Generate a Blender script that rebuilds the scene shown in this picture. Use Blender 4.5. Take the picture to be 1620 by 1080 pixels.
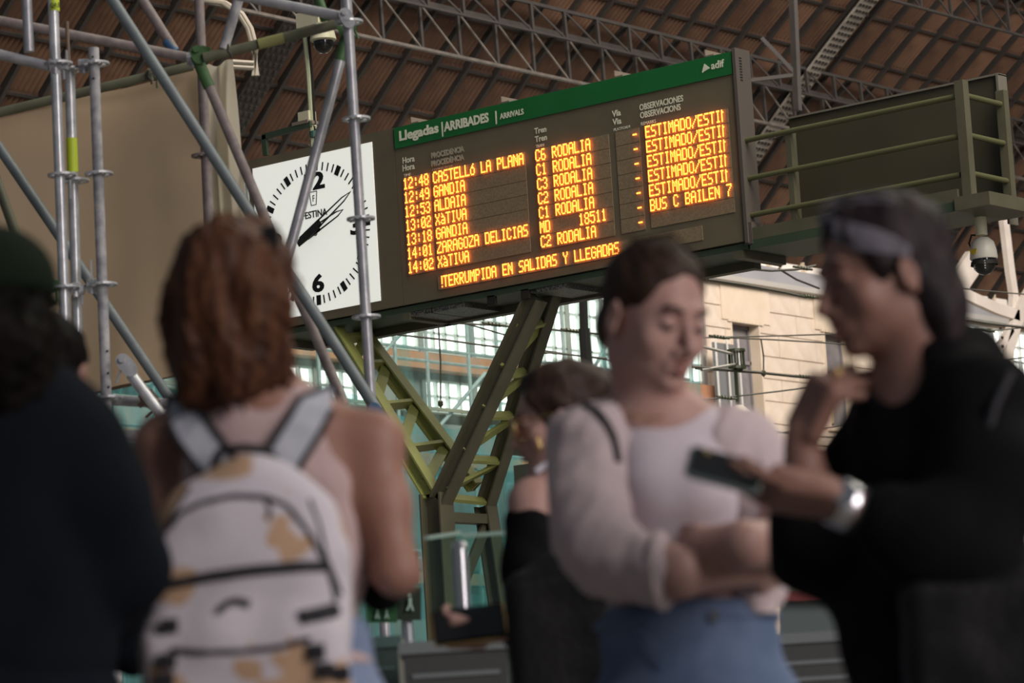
import bpy, bmesh, math, random
import numpy as np
from mathutils import Vector, Matrix
rnd = random.Random(7)
for o in list(bpy.data.objects): bpy.data.objects.remove(o)
S = bpy.context.scene
COL = S.collection
# ---------------------------------------------------------------- camera
FPX, PITCH, ROLL, YAW, CZ = 5800.0, 0.1457, 0.0612, 0.6640, 0.60
cam_d = bpy.data.cameras.new('camera'); cam = bpy.data.objects.new('camera', cam_d); COL.objects.link(cam)
cam_d.sensor_width = 36; cam_d.lens = FPX / 1620 * 36; cam_d.clip_end = 500
Rz = Matrix.Rotation(YAW, 3, 'Z')
fw = Rz @ Vector((0, math.cos(PITCH), math.sin(PITCH)))
up0 = Rz @ Vector((0, -math.sin(PITCH), math.cos(PITCH)))
rt0 = Rz @ Vector((1, 0, 0))
c_, s_ = math.cos(ROLL), math.sin(ROLL)
# the picture is turned counter-clockwise by ROLL
rt = rt0 * c_ - up0 * s_
up = rt0 * s_ + up0 * c_
CAM = Vector((0, 0, CZ))
cam.matrix_world = Matrix(((rt.x, up.x, -fw.x, 0), (rt.y, up.y, -fw.y, 0), (rt.z, up.z, -fw.z, CZ), (0, 0, 0, 1)))
cam_d.dof.use_dof = True; cam_d.dof.focus_distance = 27.0; cam_d.dof.aperture_fstop = 5.4
cam_d.dof.aperture_blades = 9
S.camera = cam
# ---------------------------------------------------------------- world, lights, exposure
S.view_settings.view_transform = 'Standard'; S.view_settings.look = 'None'
S.view_settings.exposure = 0.0; S.view_settings.gamma = 1.0; S.view_settings.use_curve_mapping = False
W = bpy.data.worlds.new('daylight'); S.world = W; W.use_nodes = True
bg = W.node_tree.nodes['Background']; bg.inputs[0].default_value = (0.80, 0.88, 1.0, 1); bg.inputs[1].default_value = 0.085
def area_light(name, loc, target, sx, sy, power, col, spread=math.pi):
    l = bpy.data.lights.new(name, 'AREA'); l.shape = 'RECTANGLE'; l.size = sx; l.size_y = sy; l.energy = power; l.color = col
    l.spread = spread
    o = bpy.data.objects.new(name, l); COL.objects.link(o); o.location = loc
    d = Vector(target) - Vector(loc); o.rotation_euler = d.to_track_quat('-Z', 'Y').to_euler(); return o
area_light('wall_wash_light', (-17, 44, 19), (-36, 52, 8), 46, 5, 11500, (1.0, 0.88, 0.78))  # added area light that brightens the stone wall; no skylight is modelled
area_light('end_opening_daylight', (16, 4, 9), (-3, 8, 1.2), 9, 14, 740, (1.0, 0.90, 0.89), math.radians(80))
area_light('hall_fill_light', (-4, 20, 17), (-14, 24, 4), 10, 18, 3300, (1.0, 0.95, 0.80))  # added overhead fill: backlights the tarpaulin, lifts scaffold and gantry top
area_light('concourse_daylight', (-8, -6, 7), (-3, 8, 1.5), 8, 5, 45, (0.80, 0.88, 1.0))

# ---------------------------------------------------------------- pixel rays
def ray(px, py):
    return (fw + rt * ((px - 810) / FPX) + up * ((540 - py) / FPX))
FWH = Rz @ Vector((0, 1, 0)); RTH = Rz @ Vector((1, 0, 0))
def at(px, py, D):
    r = ray(px, py); return CAM + r * (D / r.dot(FWH))
def onY(px, py, Y):
    r = ray(px, py); return CAM + r * (Y / r.y)
def onX(px, py, X):
    r = ray(px, py); return CAM + r * (X / r.x)
def proj(p):
    d = Vector(p) - CAM; k = d.dot(fw); return (810 + FPX * d.dot(rt) / k, 540 - FPX * d.dot(up) / k)

# ---------------------------------------------------------------- materials
MATS = {}
def mat(name, col, rough=0.6, metal=0.0, col2=None, nscale=4.0, bump=0.0, bscale=40.0, stretch=None, emit=None, estr=0.0, spec=0.5, trans=0.0, lo=0.35, hi=0.65, det=6.0, alpha=1.0):
    if name in MATS: return MATS[name]
    m = bpy.data.materials.new(name); m.use_nodes = True; nt = m.node_tree; N = nt.nodes; L = nt.links
    b = N['Principled BSDF']
    b.inputs['Base Color'].default_value = (*col, 1); b.inputs['Roughness'].default_value = rough; b.inputs['Metallic'].default_value = metal
    b.inputs['Specular IOR Level'].default_value = spec; b.inputs['Transmission Weight'].default_value = trans
    b.inputs['Alpha'].default_value = alpha
    tc = N.new('ShaderNodeTexCoord'); mp = N.new('ShaderNodeMapping'); L.new(tc.outputs['Object'], mp.inputs[0])
    if stretch: mp.inputs['Scale'].default_value = stretch
    if col2 is not None:
        n = N.new('ShaderNodeTexNoise'); n.inputs['Scale'].default_value = nscale; n.inputs['Detail'].default_value = det; L.new(mp.outputs[0], n.inputs[0])
        r = N.new('ShaderNodeValToRGB'); r.color_ramp.elements[0].position = lo; r.color_ramp.elements[1].position = hi
        r.color_ramp.elements[0].color = (*col, 1); r.color_ramp.elements[1].color = (*col2, 1)
        L.new(n.outputs[0], r.inputs[0]); L.new(r.outputs[0], b.inputs['Base Color'])
    if bump:
        n2 = N.new('ShaderNodeTexNoise'); n2.inputs['Scale'].default_value = bscale; n2.inputs['Detail'].default_value = 4; L.new(mp.outputs[0], n2.inputs[0])
        bp = N.new('ShaderNodeBump'); bp.inputs['Strength'].default_value = bump; bp.inputs['Distance'].default_value = 0.01
        L.new(n2.outputs[0], bp.inputs['Height']); L.new(bp.outputs[0], b.inputs['Normal'])
    if emit:
        b.inputs['Emission Color'].default_value = (*emit, 1); b.inputs['Emission Strength'].default_value = estr
    MATS[name] = m; return m
def srgb(r, g, b):
    f = lambda c: (c / 255 / 12.92) if c / 255 <= 0.04045 else ((c / 255 + 0.055) / 1.055) ** 2.4
    return (f(r), f(g), f(b))

# ---------------------------------------------------------------- mesh builder
class MB:
    def __init__(s): s.v = []; s.f = []
    def box(s, c, ax, ay, az):
        """centre and three half-axis vectors"""
        c = Vector(c); ax = Vector(ax); ay = Vector(ay); az = Vector(az); n = len(s.v)
        for i in (-1, 1):
            for j in (-1, 1):
                for k in (-1, 1): s.v.append(c + ax * i + ay * j + az * k)
        for q in ((0, 1, 3, 2), (4, 6, 7, 5), (0, 4, 5, 1), (2, 3, 7, 6), (0, 2, 6, 4), (1, 5, 7, 3)): s.f.append([n + i for i in q])
        return s
    def abox(s, x0, x1, y0, y1, z0, z1):
        return s.box(((x0 + x1) / 2, (y0 + y1) / 2, (z0 + z1) / 2), ((x1 - x0) / 2, 0, 0), (0, (y1 - y0) / 2, 0), (0, 0, (z1 - z0) / 2))
    def bar(s, p, q, w, h, upv=(0, 0, 1)):
        """rectangular bar from p to q; w sideways, h along upv"""
        p = Vector(p); q = Vector(q); d = (q - p); u = Vector(upv); sd = d.cross(u).normalized(); u2 = sd.cross(d).normalized()
        return s.box((p + q) / 2, d / 2, sd * w / 2, u2 * h / 2)
    def tube(s, pts, r, n=10, caps=True):
        pts = [Vector(p) for p in pts]; rs = r if isinstance(r, (list, tuple)) else [r] * len(pts); base = len(s.v); m = len(pts)
        ref = None
        for i, p in enumerate(pts):
            d = (pts[min(i + 1, m - 1)] - pts[max(i - 1, 0)]).normalized()
            if ref is None:
                ref = Vector((0, 0, 1)) if abs(d.z) < .9 else Vector((1, 0, 0))
            a = d.cross(ref).normalized(); b = d.cross(a).normalized(); ref = -(d.cross(a)).cross(Vector((0,0,0))) if False else ref
            for k in range(n):
                t = 2 * math.pi * k / n; s.v.append(p + (a * math.cos(t) + b * math.sin(t)) * rs[i])
        for i in range(m - 1):
            for k in range(n):
                k2 = (k + 1) % n; s.f.append([base + i * n + k, base + i * n + k2, base + (i + 1) * n + k2, base + (i + 1) * n + k])
        if caps:
            s.f.append([base + k for k in range(n)][::-1]); s.f.append([base + (m - 1) * n + k for k in range(n)])
        return s
    def disc(s, c, nrm, r, h, n=20):
        c = Vector(c); nrm = Vector(nrm).normalized(); return s.tube([c - nrm * h / 2, c + nrm * h / 2], r, n)
    def grid(s, fn, nu, nv):
        b = len(s.v)
        for i in range(nu + 1):
            for j in range(nv + 1): s.v.append(Vector(fn(i / nu, j / nv)))
        for i in range(nu):
            for j in range(nv): q = b + i * (nv + 1) + j; s.f.append([q, q + nv + 1, q + nv + 2, q + 1])
        return s
    def lathe(s, c, prof, n=20, axis='Z'):
        b = len(s.v); c = Vector(c); m = len(prof)
        for (r, z) in prof:
            for k in range(n):
                t = 2 * math.pi * k / n; s.v.append(c + Vector((r * math.cos(t), r * math.sin(t), z)))
        for i in range(m - 1):
            for k in range(n): k2 = (k + 1) % n; s.f.append([b + i * n + k, b + i * n + k2, b + (i + 1) * n + k2, b + (i + 1) * n + k])
        return s
    def poly(s, pts, thick):
        """flat polygon extruded by vector thick"""
        t = Vector(thick); n = len(pts); b = len(s.v)
        for p in pts: s.v.append(Vector(p))
        for p in pts: s.v.append(Vector(p) + t)
        s.f.append([b + i for i in range(n)]); s.f.append([b + n + i for i in range(n)][::-1])
        for i in range(n): j = (i + 1) % n; s.f.append([b + i, b + n + i, b + n + j, b + j])
        return s
    def mesh(s, name, m, org=(0, 0, 0), smooth=False, fixn=True):
        me = bpy.data.meshes.new(name); o = Vector(org)
        me.from_pydata([tuple(v - o) for v in s.v], [], s.f)
        if fixn:
            bm = bmesh.new(); bm.from_mesh(me); bmesh.ops.recalc_face_normals(bm, faces=bm.faces); bm.to_mesh(me); bm.free()
        if smooth:
            me.polygons.foreach_set('use_smooth', [True] * len(me.polygons))
            try: me.set_sharp_from_angle(angle=math.radians(40))
            except Exception: pass
        if m: me.materials.append(m)
        return me
    def build(s, name, m, parent=None, smooth=False, org=None, **k):
        if org is None: org = wloc(parent) if parent else Vector((0, 0, 0))
        me = s.mesh(name, m, org, smooth)
        o = bpy.data.objects.new(name, me); COL.objects.link(o)
        if parent: o.parent = parent; o.location = (0, 0, 0) if org == wloc(parent) else Vector(org) - wloc(parent)
        else: o.location = org
        for a, b in k.items(): o[a] = b
        return o
def wloc(o):
    p = Vector((0, 0, 0))
    while o: p = p + o.location; o = o.parent
    return p
def thing(name, label, cat, loc, group=None, kind=None):
    o = bpy.data.objects.new(name, None); COL.objects.link(o); o.location = loc; o.empty_display_size = .2
    if label: o['label'] = label
    if cat: o['category'] = cat
    if group: o['group'] = group
    if kind: o['kind'] = kind
    return o
def inst(name, me, parent, loc, M=None):
    o = bpy.data.objects.new(name, me); COL.objects.link(o); o.parent = parent
    L = Vector(loc) - wloc(parent)
    if M is not None: o.matrix_local = Matrix.Translation(L) @ M.to_4x4()
    else: o.location = L
    return o
M_BOARD = Matrix(((1, 0, 0), (0, 0, -1), (0, 1, 0)))        # text x -> +x, y -> +z, faces -y
def text(name, s, org, h, m, parent, sx=0.8, off=0.0, M=M_BOARD, depth=0.002, align='LEFT', shear=0):
    c = bpy.data.curves.new(name, 'FONT'); c.body = s; c.size = h / 0.72; c.offset = off; c.extrude = depth; c.align_x = align; c.resolution_u = 3; c.shear = shear
    o = bpy.data.objects.new(name, c); COL.objects.link(o); bpy.context.view_layer.update()
    dg = bpy.context.evaluated_depsgraph_get(); me = bpy.data.meshes.new_from_object(o.evaluated_get(dg)); me.name = name
    bpy.data.objects.remove(o); bpy.data.curves.remove(c)
    me.materials.clear(); me.materials.append(m)
    me.transform(M.to_4x4() @ Matrix.Diagonal((sx, 1, 1, 1)))
    o = bpy.data.objects.new(name, me); COL.objects.link(o); o.parent = parent; o.location = Vector(org) - wloc(parent); return o

# ================================================================ ROOM SHELL
XW = -36.0                                        # inner face of the left side wall
m_floor = mat('terrazzo', (.16, .15, .14), .35, col2=(.22, .21, .19), nscale=30)
fl = MB().abox(-60, 30, -12, 130, -.2, 0).build('floor', m_floor, kind='structure')
m_cream = mat('cream_limestone', (.64, .545, .45), .85, col2=(.71, .62, .525), nscale=3.5, bump=.5, bscale=25)
m_cream2 = mat('smooth_cream_stone', (.72, .62, .50), .8, col2=(.66, .56, .44), nscale=2, bump=.2)
m_joint = mat('lime_mortar', (.56, .46, .36), .9)
m_grey = mat('grey_fascia_paint', (.30, .31, .34), .55, col2=(.36, .37, .40), nscale=1.2)
m_white = mat('white_eave_boards', (.85, .80, .74), .6)
m_glass_day = mat('daylight_window_glass', (.9, .9, .9), .4, emit=(1.0, .98, .90), estr=2.0)
m_wframe = mat('grey_window_timber', (.20, .19, .20), .6)
m_darkglass = mat('dim_window_glass', (.13, .13, .16), .25, col2=(.22, .21, .22), nscale=2)
m_yellowcurt = mat('pale_yellow_curtain', (.45, .42, .22), .9)
# ---- geometry of the wall line, read as pixels on the plane x = XW
def wy(px, py): return onX(px, py, XW).y
def wz(px, py): return onX(px, py, XW).z
Z_EAVE = wz(1200, 411); Z_FT = wz(1200, 423); Z_FB = wz(1200, 452)     # white strip, grey fascia
Y0 = wy(1118, 560)                                  # where the stone building starts
Y1 = wy(1492, 560)
wall = thing('wall_left', 'cream ashlar station building with tall shuttered windows under a grey fascia', None, (XW, Y0, 0), kind='structure')
WIN = []
for (xa, xb, yt, yb) in ((1161, 1205, 512, 666), (1307, 1350, 528, 676)):
    ya, yb_ = wy(xa, 590), wy(xb, 590); WIN.append((ya, yb_, wz((xa + xb) / 2, yb), wz((xa + xb) / 2, yt)))
WIN.append((WIN[1][0] + (WIN[1][0] - WIN[0][0]), WIN[1][1] + (WIN[1][0] - WIN[0][0]), WIN[1][2], WIN[1][3]))
zs0 = WIN[0][2]
# backing wall around the openings
b = MB(); ys = [Y0]
for w in WIN: ys += [w[0], w[1]]
ys.append(Y1)
for i in range(0, len(ys), 2): b.abox(XW - .5, XW - .03, ys[i], ys[i + 1], 0, Z_FB)
for w in WIN: b.abox(XW - .5, XW - .03, w[0], w[1], 0, w[2]); b.abox(XW - .5, XW - .03, w[0], w[1], w[3], Z_FB)
b.build('backing_wall', m_joint, wall)
# ashlar stones, one mesh per length
RH = .40; stone_mesh = {}
def stone(y0, y1, z0, z1):
    L = round(y1 - y0, 2)
    if L < .06: return
    key = (L, round(z1 - z0, 2))
    if key not in stone_mesh:
        h = (z1 - z0) / 2 - .004; l = L / 2 - .004; q = MB(); e = .006
        v = [(-.03, -l, -h), (-.03, l, -h), (-.03, l, h), (-.03, -l, h), (0.004, -l + e, -h + e), (0.004, l - e, -h + e), (0.004, l - e, h - e), (0.004, -l + e, h - e)]
        q.v = [Vector(t) for t in v]; q.f = [[4, 5, 6, 7], [0, 1, 5, 4], [1, 2, 6, 5], [2, 3, 7, 6], [3, 0, 4, 7]]
        stone_mesh[key] = q.mesh('ashlar_stone', m_cream)
    inst('ashlar_stone', stone_mesh[key], wall, (XW + rnd.uniform(-.004, .006), (y0 + y1) / 2, (z0 + z1) / 2))
z = zs0 - RH * 8; r_ = 0; n_st = 0
while z < Z_FB - .15:
    z1 = min(z + RH, Z_FB); off = 0
    segs = []; cur = Y0
    for w in WIN:
        hit = z1 > w[2] + .02 and z < w[3] - .02
        if hit: segs.append((cur, w[0])); cur = w[1]
    segs.append((cur, Y1))
    for (a, c) in segs:
        y = a; nxt = a + (.6 if (r_ % 2) else 1.2)
        while y < c - .01:
            e = min(nxt, c)
            if c - e < .12: e = c
            stone(y, e, z, z1); n_st += 1; y = e; nxt = e + 1.2 + (.06 if rnd.random() < .3 else 0)
    z = z1; r_ += 1
for i, w in enumerate(WIN):
    wn = thing('window_%d' % (i + 1), None, None, (XW, w[0], w[2]), kind='structure')
    a, c, z0, z1 = w
    # stone surround: smooth flat panel above, sill below, reveal
    MB().abox(XW - .02, XW + .035, a - .28, c + .34, z1 + .02, z1 + .62).build('lintel_panel', m_cream2, wn)
    q = MB()
    for k in range(9):
        yy = a - .05 + (c - a + .1) * k / 8; q.abox(XW - .02, XW + .045, yy - .06, yy + .055, z1 - .01, z1 + .04)
    q.build('lintel_moulding', m_cream2, wn)
    MB().abox(XW - .3, XW + .08, a - .10, c + .12, z0 - .09, z0).build('window_sill', m_cream2, wn)
    for (ya, yb) in ((a - .02, a + .02), (c - .02, c + .02)): MB().abox(XW - .34, XW + .02, ya, yb, z0, z1).build('jamb', m_cream2, wn)
    f = MB(); X = XW - .22
    zt = z0 + (z1 - z0) * .62
    for (p, q_, r0, r1) in ((a, a + .06, z0, z1), (c - .06, c, z0, z1), (a, c, z0, z0 + .06), (a, c, z1 - .06, z1), (a, c, zt - .03, zt + .03), ((a + c) / 2 - .025, (a + c) / 2 + .025, z0, zt)): f.abox(X - .03, X + .03, p, q_, r0, r1)
    f.build('window_frame', m_wframe, wn)
    MB().abox(X - .02, X - .01, a, c, zt, z1).build('pane', m_darkglass, wn)
    for (p, q_) in ((a, (a + c) / 2), ((a + c) / 2, c)): MB().abox(X - .02, X - .01, p, q_, z0, zt).build('pane', m_darkglass, wn)
    MB().abox(X + .035, X + .045, a + .1, (a + c) / 2 - .05, z0 + .1, zt - .12).build('roller_blind', m_yellowcurt, wn)
MB().abox(XW - .4, XW + .07, Y0, Y1, zs0 - .42, zs0 - .30).build('string_course', m_cream2, wall)
# grey fascia and pale eave boards along the top of the building
fa = thing('trim_1', None, None, (XW, Y0, Z_FB), kind='structure')
YA = wy(-60, 600) - 8; YE = wy(1700, 600) + 12
MB().abox(XW - .4, XW + .16, Y0 - .1, Y1 + 4, Z_FB + .05, Z_FT).build('fascia_panel', m_grey, fa)
MB().abox(XW - .4, XW + .22, Y0 - .1, Y1 + 4, Z_FB - .04, Z_FB + .05).build('fascia_moulding', mat('pale_grey_moulding', (.45, .44, .42), .6), fa)
t2 = thing('trim_2', None, None, (XW, YA, Z_FT), kind='structure')
MB().abox(XW - .2, XW - .1, YA, YE, Z_FT, Z_EAVE + .05).build('eave_board', mat('white_boards', (.85, .80, .74), .6), t2)
q = MB(); y = Y0
while y < Y1 + 4: q.abox(XW - .1, XW - .02, y - .03, y + .03, Z_FT, Z_EAVE + .1); y += 1.1
q.build('eave_batten', m_cream2, t2)

# ---- roof: arch section starting at the eave
m_roof = mat('old_corrugated_roof_sheet', (.088, .043, .024), .75, col2=(.045, .021, .012), nscale=2.2, bump=.3, bscale=6, lo=.3, hi=.75)
m_roof2 = mat('paler_corrugated_roof_sheet', (.125, .066, .038), .75, col2=(.07, .034, .019), nscale=2.2, bump=.3, bscale=6, lo=.3, hi=.75)
m_iron = mat('dark_roof_iron', (.011, .009, .008), .7, col2=(.020, .015, .012), nscale=3)
m_ironl = mat('dusty_grey_rib_iron', (.085, .072, .06), .6, col2=(.045, .04, .034), nscale=6)
roof = thing('ceiling', 'arched train shed roof of brown corrugated sheets between dark rafters', None, (XW, YA, Z_EAVE), kind='structure')
TH0 = math.radians(49); RR = 30.0
def arch(s, off=0.0):
    """point at arc length s above the eave: (x, z, slope)"""
    th = TH0 - s / RR
    x = XW - .3 + RR * (math.sin(TH0) - math.sin(th)); z = Z_EAVE - .1 + RR * (math.cos(th) - math.cos(TH0))
    return x + off * math.sin(th), z - off * math.cos(th), th
PL, PW = .88, .72
# one corrugated sheet, 0.72 wide along y, 0.88 up the slope
q = MB(); nc = 7
prof = []
for k in range(nc * 4 + 1):
    u = k / (nc * 4); prof.append((u * PW, .024 * math.cos(2 * math.pi * nc * u)))
for (yy, h) in prof:
    q.v.append(Vector((0, yy, h))); q.v.append(Vector((PL + .06, yy, h - .028)))
for k in range(len(prof) - 1): q.f.append([2 * k, 2 * k + 1, 2 * k + 3, 2 * k + 2])
sheetA = q.mesh('roof_sheet', m_roof, fixn=False, smooth=True); sheetB = sheetA.copy(); sheetB.materials[0] = m_roof2
NROW = 15; NCOL = int((YE - YA) / PW)
far = MB(); cand = []
for r in range(NROW):
    x, z, th = arch(r * PL)
    thm = arch((r + .5) * PL)[2]
    for c in range(NCOL):
        y = YA + c * PW
        px, py = proj((x + .3, y + PW / 2, z + .3))
        vis = -30 < px < 1650 and -40 < py < 470 and not (px < 370 and py > 200) and not (640 < px < 1180 and py > 330) and not (400 < px < 640 and py > 260)
        cand.append((not vis, abs(py - 180) + abs(px - 900) * .3, r, c, x, y, z, thm))
cand.sort(key=lambda t: (t[0], t[1]))
for i, (nv, _, r, c, x, y, z, th) in enumerate(cand):
    # -th tilts: sheet x axis goes up the slope
    Mx = Matrix(((math.cos(th), 0, -math.sin(th)), (0, 1, 0), (math.sin(th), 0, math.cos(th))))
    if i < 300 and not nv:
        inst('roof_sheet', sheetB if rnd.random() < .25 else sheetA, roof, (x, y, z), Mx)
    else:
        bq = len(far.v)
        for (yy, h) in prof[::2]:
            far.v.append(Vector((x, y, z)) + Mx @ Vector((0, yy, h))); far.v.append(Vector((x, y, z)) + Mx @ Vector((PL + .06, yy, h - .028)))
        for k in range(len(prof[::2]) - 1): far.f.append([bq + 2 * k, bq + 2 * k + 1, bq + 2 * k + 3, bq + 2 * k + 2])
far.build('outer_roof_sheets', m_roof, roof, kind='stuff')
# rafters between sheet columns
raf = MB()
for k in range(NROW * 2):
    xa, za, ta = arch(k * PL / 2, .05); xb, zb, tb = arch((k + 1) * PL / 2, .05)
    raf.box(((xa + xb) / 2, 0, (za + zb) / 2), ((xb - xa) / 2 * 1.03, 0, (zb - za) / 2 * 1.03), (0, .035, 0), (.07 * math.sin(ta), 0, -.07 * math.cos(ta)))
rafme = raf.mesh('rafter', m_iron)
for c in range(NCOL + 1): inst('rafter', rafme, roof, (0, YA + c * PW, 0))
for r in range(NROW + 1):
    x, z, th = arch(r * PL, .035)
    MB().box((x, (YA + YE) / 2, z), (.022 * math.cos(th), 0, .022 * math.sin(th)), (0, (YE - YA) / 2, 0), (.03 * math.sin(th), 0, -.03 * math.cos(th))).build('batten', m_iron, roof)
# outer weather skin above the sheets
q = MB()
for k in range(NROW):
    xa, za, _ = arch(k * PL, -.25); xb, zb, _ = arch((k + 1) * PL, -.25); xc, zc, _ = arch(k * PL, -.15); xd, zd, _ = arch((k + 1) * PL, -.15)
    q.poly([(xa, YA - 2, za), (xb, YA - 2, zb), (xd, YA - 2, zd), (xc, YA - 2, zc)], (0, YE - YA + 4, 0))
q.build('roof_decking', m_iron, roof)

# ---- longitudinal lattice trusses under the roof (run along the hall)
def lattice_truss(name, label, p0, p1, drop, nb, mat_low, wch=.07, zz=False):
    """upper chord p0-p1, lower chord `drop` below"""
    p0 = Vector(p0); p1 = Vector(p1); dn = Vector(drop)
    t = thing(name, label, 'roof truss', p0 + dn, group=None)
    MB().bar(p0, p1, wch, wch).build('upper_chord', m_iron, t)
    MB().bar(p0 + dn, p1 + dn, wch, wch * .6).build('lower_chord', mat_low, t)
    for k in range(nb + 1):
        a = p0.lerp(p1, k / nb); MB().bar(a, a + dn, .05, .05, (0, 1, 0.01)).build('lattice_post', m_iron, t)
        if k < nb:
            c = p0.lerp(p1, (k + 1) / nb)
            MB().bar(a, c + dn, .03, .02, (1, 0, 0)).build('lattice_brace', mat_low, t)
    return t
def onplane_slope(px, py, s, off):
    """ray hit with the roof surface, lowered by `off`: march"""
    r = ray(px, py).normalized(); t = 30
    while t < 120:
        p = CAM + r * t
        # arc length for this x
        sn = math.sin(TH0) - (p.x - (XW - .3)) / RR
        if sn < math.sin(TH0):
            th = math.asin(max(-1, min(1, sn))); zz = Z_EAVE - .1 + RR * (math.cos(th) - math.cos(TH0))
            if p.z > zz - off: return p
        t += .05
    return CAM + r * 60
a = onplane_slope(561, 56, 0, .9); c = onplane_slope(800, 106, 0, .9)
lx, lz = a.x, a.z
def truss_line(px, py, off): return onplane_slope(px, py, 0, off)
a1 = onplane_slope(690, 83, 0, 1.0)
lattice_truss('lattice_purlin', 'dark lattice roof purlin with a pale lower bar running above the arrivals board', (a1.x, YA, a1.z + .72), (a1.x, YE, a1.z + .72), (0.02, 0, -.72), 56, m_ironl)
a2 = onplane_slope(1480, 20, 0, .8)
lattice_truss('lattice_purlin', 'dark lattice roof purlin at the top right corner above the blank panel', (a2.x, YA, a2.z + .7), (a2.x, YE, a2.z + .7), (0.02, 0, -.7), 52, m_iron, wch=.06)
a3 = onplane_slope(1320, 160, 0, .7)
lattice_truss('lattice_purlin', 'thin grey lattice purlin low on the roof passing behind the board end', (a3.x, YA, a3.z + .45), (a3.x, YE, a3.z + .45), (0.02, 0, -.45), 60, m_iron, wch=.05)
# ---- riveted arch ribs
m_ribl = mat('pale_rib_iron', (.26, .24, .21), .6, col2=(.18, .165, .145), nscale=4)
def rib(label, px, py, w=.42, mm=m_ribl):
    p = onplane_slope(px, py, 0, .3); y = p.y
    t = thing('arch_rib', label, 'roof rib', (XW - .1, y, 0))
    n = 26; q = MB()
    for k in range(n):
        (xa, za, ta), (xb, zb, tb) = arch(k * .5, .22), arch((k + 1) * .5, .22)
        q.box(((xa + xb) / 2, y, (za + zb) / 2), ((xb - xa) / 2 * 1.02, 0, (zb - za) / 2 * 1.02), (0, w / 2, 0), (.012 * math.sin(ta), 0, -.012 * math.cos(ta)))
    q.build('flange_plate', mm, t)
    q = MB()
    for k in range(n):
        (xa, za, ta), (xb, zb, tb) = arch(k * .5, .08), arch((k + 1) * .5, .08)
        for sy in (-.09, .09):
            q.box(((xa + xb) / 2, y + sy, (za + zb) / 2), ((xb - xa) / 2, 0, (zb - za) / 2), (0, .01, 0), (.14 * math.sin(ta), 0, -.14 * math.cos(ta)))
    q.build('web_plate', m_iron, t)
    q = MB()
    for k in range(n * 4):
        x, z, th = arch(k * .125 + .06, .243)
        for c in (-3, -1, 1, 3):
            off = (k % 2) * .03
            q.box((x, y + c * w / 8.5 + off - .015, z), (.026 * math.cos(th), 0, .026 * math.sin(th)), (0, .024, 0), (.014 * math.sin(th), 0, -.014 * math.cos(th)))
    q.build('rivet', m_iron, t, kind='stuff')
    # second, parallel chord hung below and its lattice
    q = MB()
    return t
rib('riveted pale grey arch rib crossing the roof between the board and the blank panel', 1290, 110)
rib('dark riveted arch rib high on the left behind the dome camera', 425, 100, .5, m_iron)
rib('dark arch rib near the right edge above the white bracket', 1640, 180, .4, m_iron)
# iron column post from wall to roof below each rib is hidden behind the board
hg = thing('roof_hanger', 'dark vertical hanger rod below the roof at upper right', 'hanger', at(1254, 0, 50))
MB().bar(at(1252, -60, 50), at(1262, 175, 50), .09, .09, (0, 1, 0)).build('hanger_rod', m_iron, hg)
MB().bar(at(1205, 60, 50), at(1262, 120, 50), .05, .05).build('tie_bar', m_iron, hg)
MB().bar(at(1180, 128, 50), at(1262, 118, 50), .05, .05).build('tie_bar', m_iron, hg)
pr = thing('corner_conduit', 'pale bent double conduit pipe at the roof left of the dome camera', 'pipe', at(400, 100, 40))
for d in (0, 5): MB().tube([at(250 + d, -80, 46), at(325 + d, 0, 40), at(352 + d, 5, 40), at(378 + d, 22, 40), at(392 + d, 45, 40), at(400 + d, 75, 40), at(402 + d, 120, 40)], .03, 8).build('conduit', mat('pale_conduit', (.30, .27, .22), .5), pr, smooth=True)
for yy in (100, 108): MB().tube([at(368, yy - 2, 40), at(402, yy, 40)], .03, 8).build('conduit', MATS['pale_conduit'], pr, smooth=True)
# ================================================================ GLAZED FACADE, SCAFFOLD AND NETTING ACROSS THE TRACKS
m_steelw = mat('pale_window_steel', (.50, .54, .52), .6)
m_dimwall = mat('dim_render', (.30, .29, .26), .9, col2=(.14, .17, .17), nscale=.8)
m_orange = mat('orange_brown_timber', (.42, .20, .10), .8, col2=(.32, .16, .09), nscale=3)
m_net = bpy.data.materials.new('teal_debris_net'); m_net.use_nodes = True
def net_material(m, col, a0, a1):
    nt = m.node_tree; N = nt.nodes; L = nt.links; N.clear()
    out = N.new('ShaderNodeOutputMaterial'); mix = N.new('ShaderNodeMixShader'); tr = N.new('ShaderNodeBsdfTransparent'); di = N.new('ShaderNodeBsdfDiffuse'); tl = N.new('ShaderNodeBsdfTranslucent'); m2 = N.new('ShaderNodeMixShader')
    tc = N.new('ShaderNodeTexCoord'); mp = N.new('ShaderNodeMapping'); mp.inputs['Scale'].default_value = (1, 1, .10); L.new(tc.outputs['Object'], mp.inputs[0])
    n = N.new('ShaderNodeTexNoise'); n.inputs['Scale'].default_value = 3.2; n.inputs['Detail'].default_value = 5; L.new(mp.outputs[0], n.inputs[0])
    r = N.new('ShaderNodeMapRange'); r.inputs[1].default_value = .35; r.inputs[2].default_value = .68; r.inputs[3].default_value = a0; r.inputs[4].default_value = a1; L.new(n.outputs[0], r.inputs[0])
    di.inputs[0].default_value = (*col, 1); tl.inputs[0].default_value = (*col, 1); tr.inputs[0].default_value = (.82, .97, .95, 1)
    m2.inputs[0].default_value = .5; L.new(di.outputs[0], m2.inputs[1]); L.new(tl.outputs[0], m2.inputs[2])
    L.new(r.outputs[0], mix.inputs[0]); L.new(tr.outputs[0], mix.inputs[1]); L.new(m2.outputs[0], mix.inputs[2]); L.new(mix.outputs[0], out.inputs[0])
net_material(m_net, (.13, .36, .38), .03, .38)
m_net2 = bpy.data.materials.new('thick_teal_debris_net'); m_net2.use_nodes = True
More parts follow.
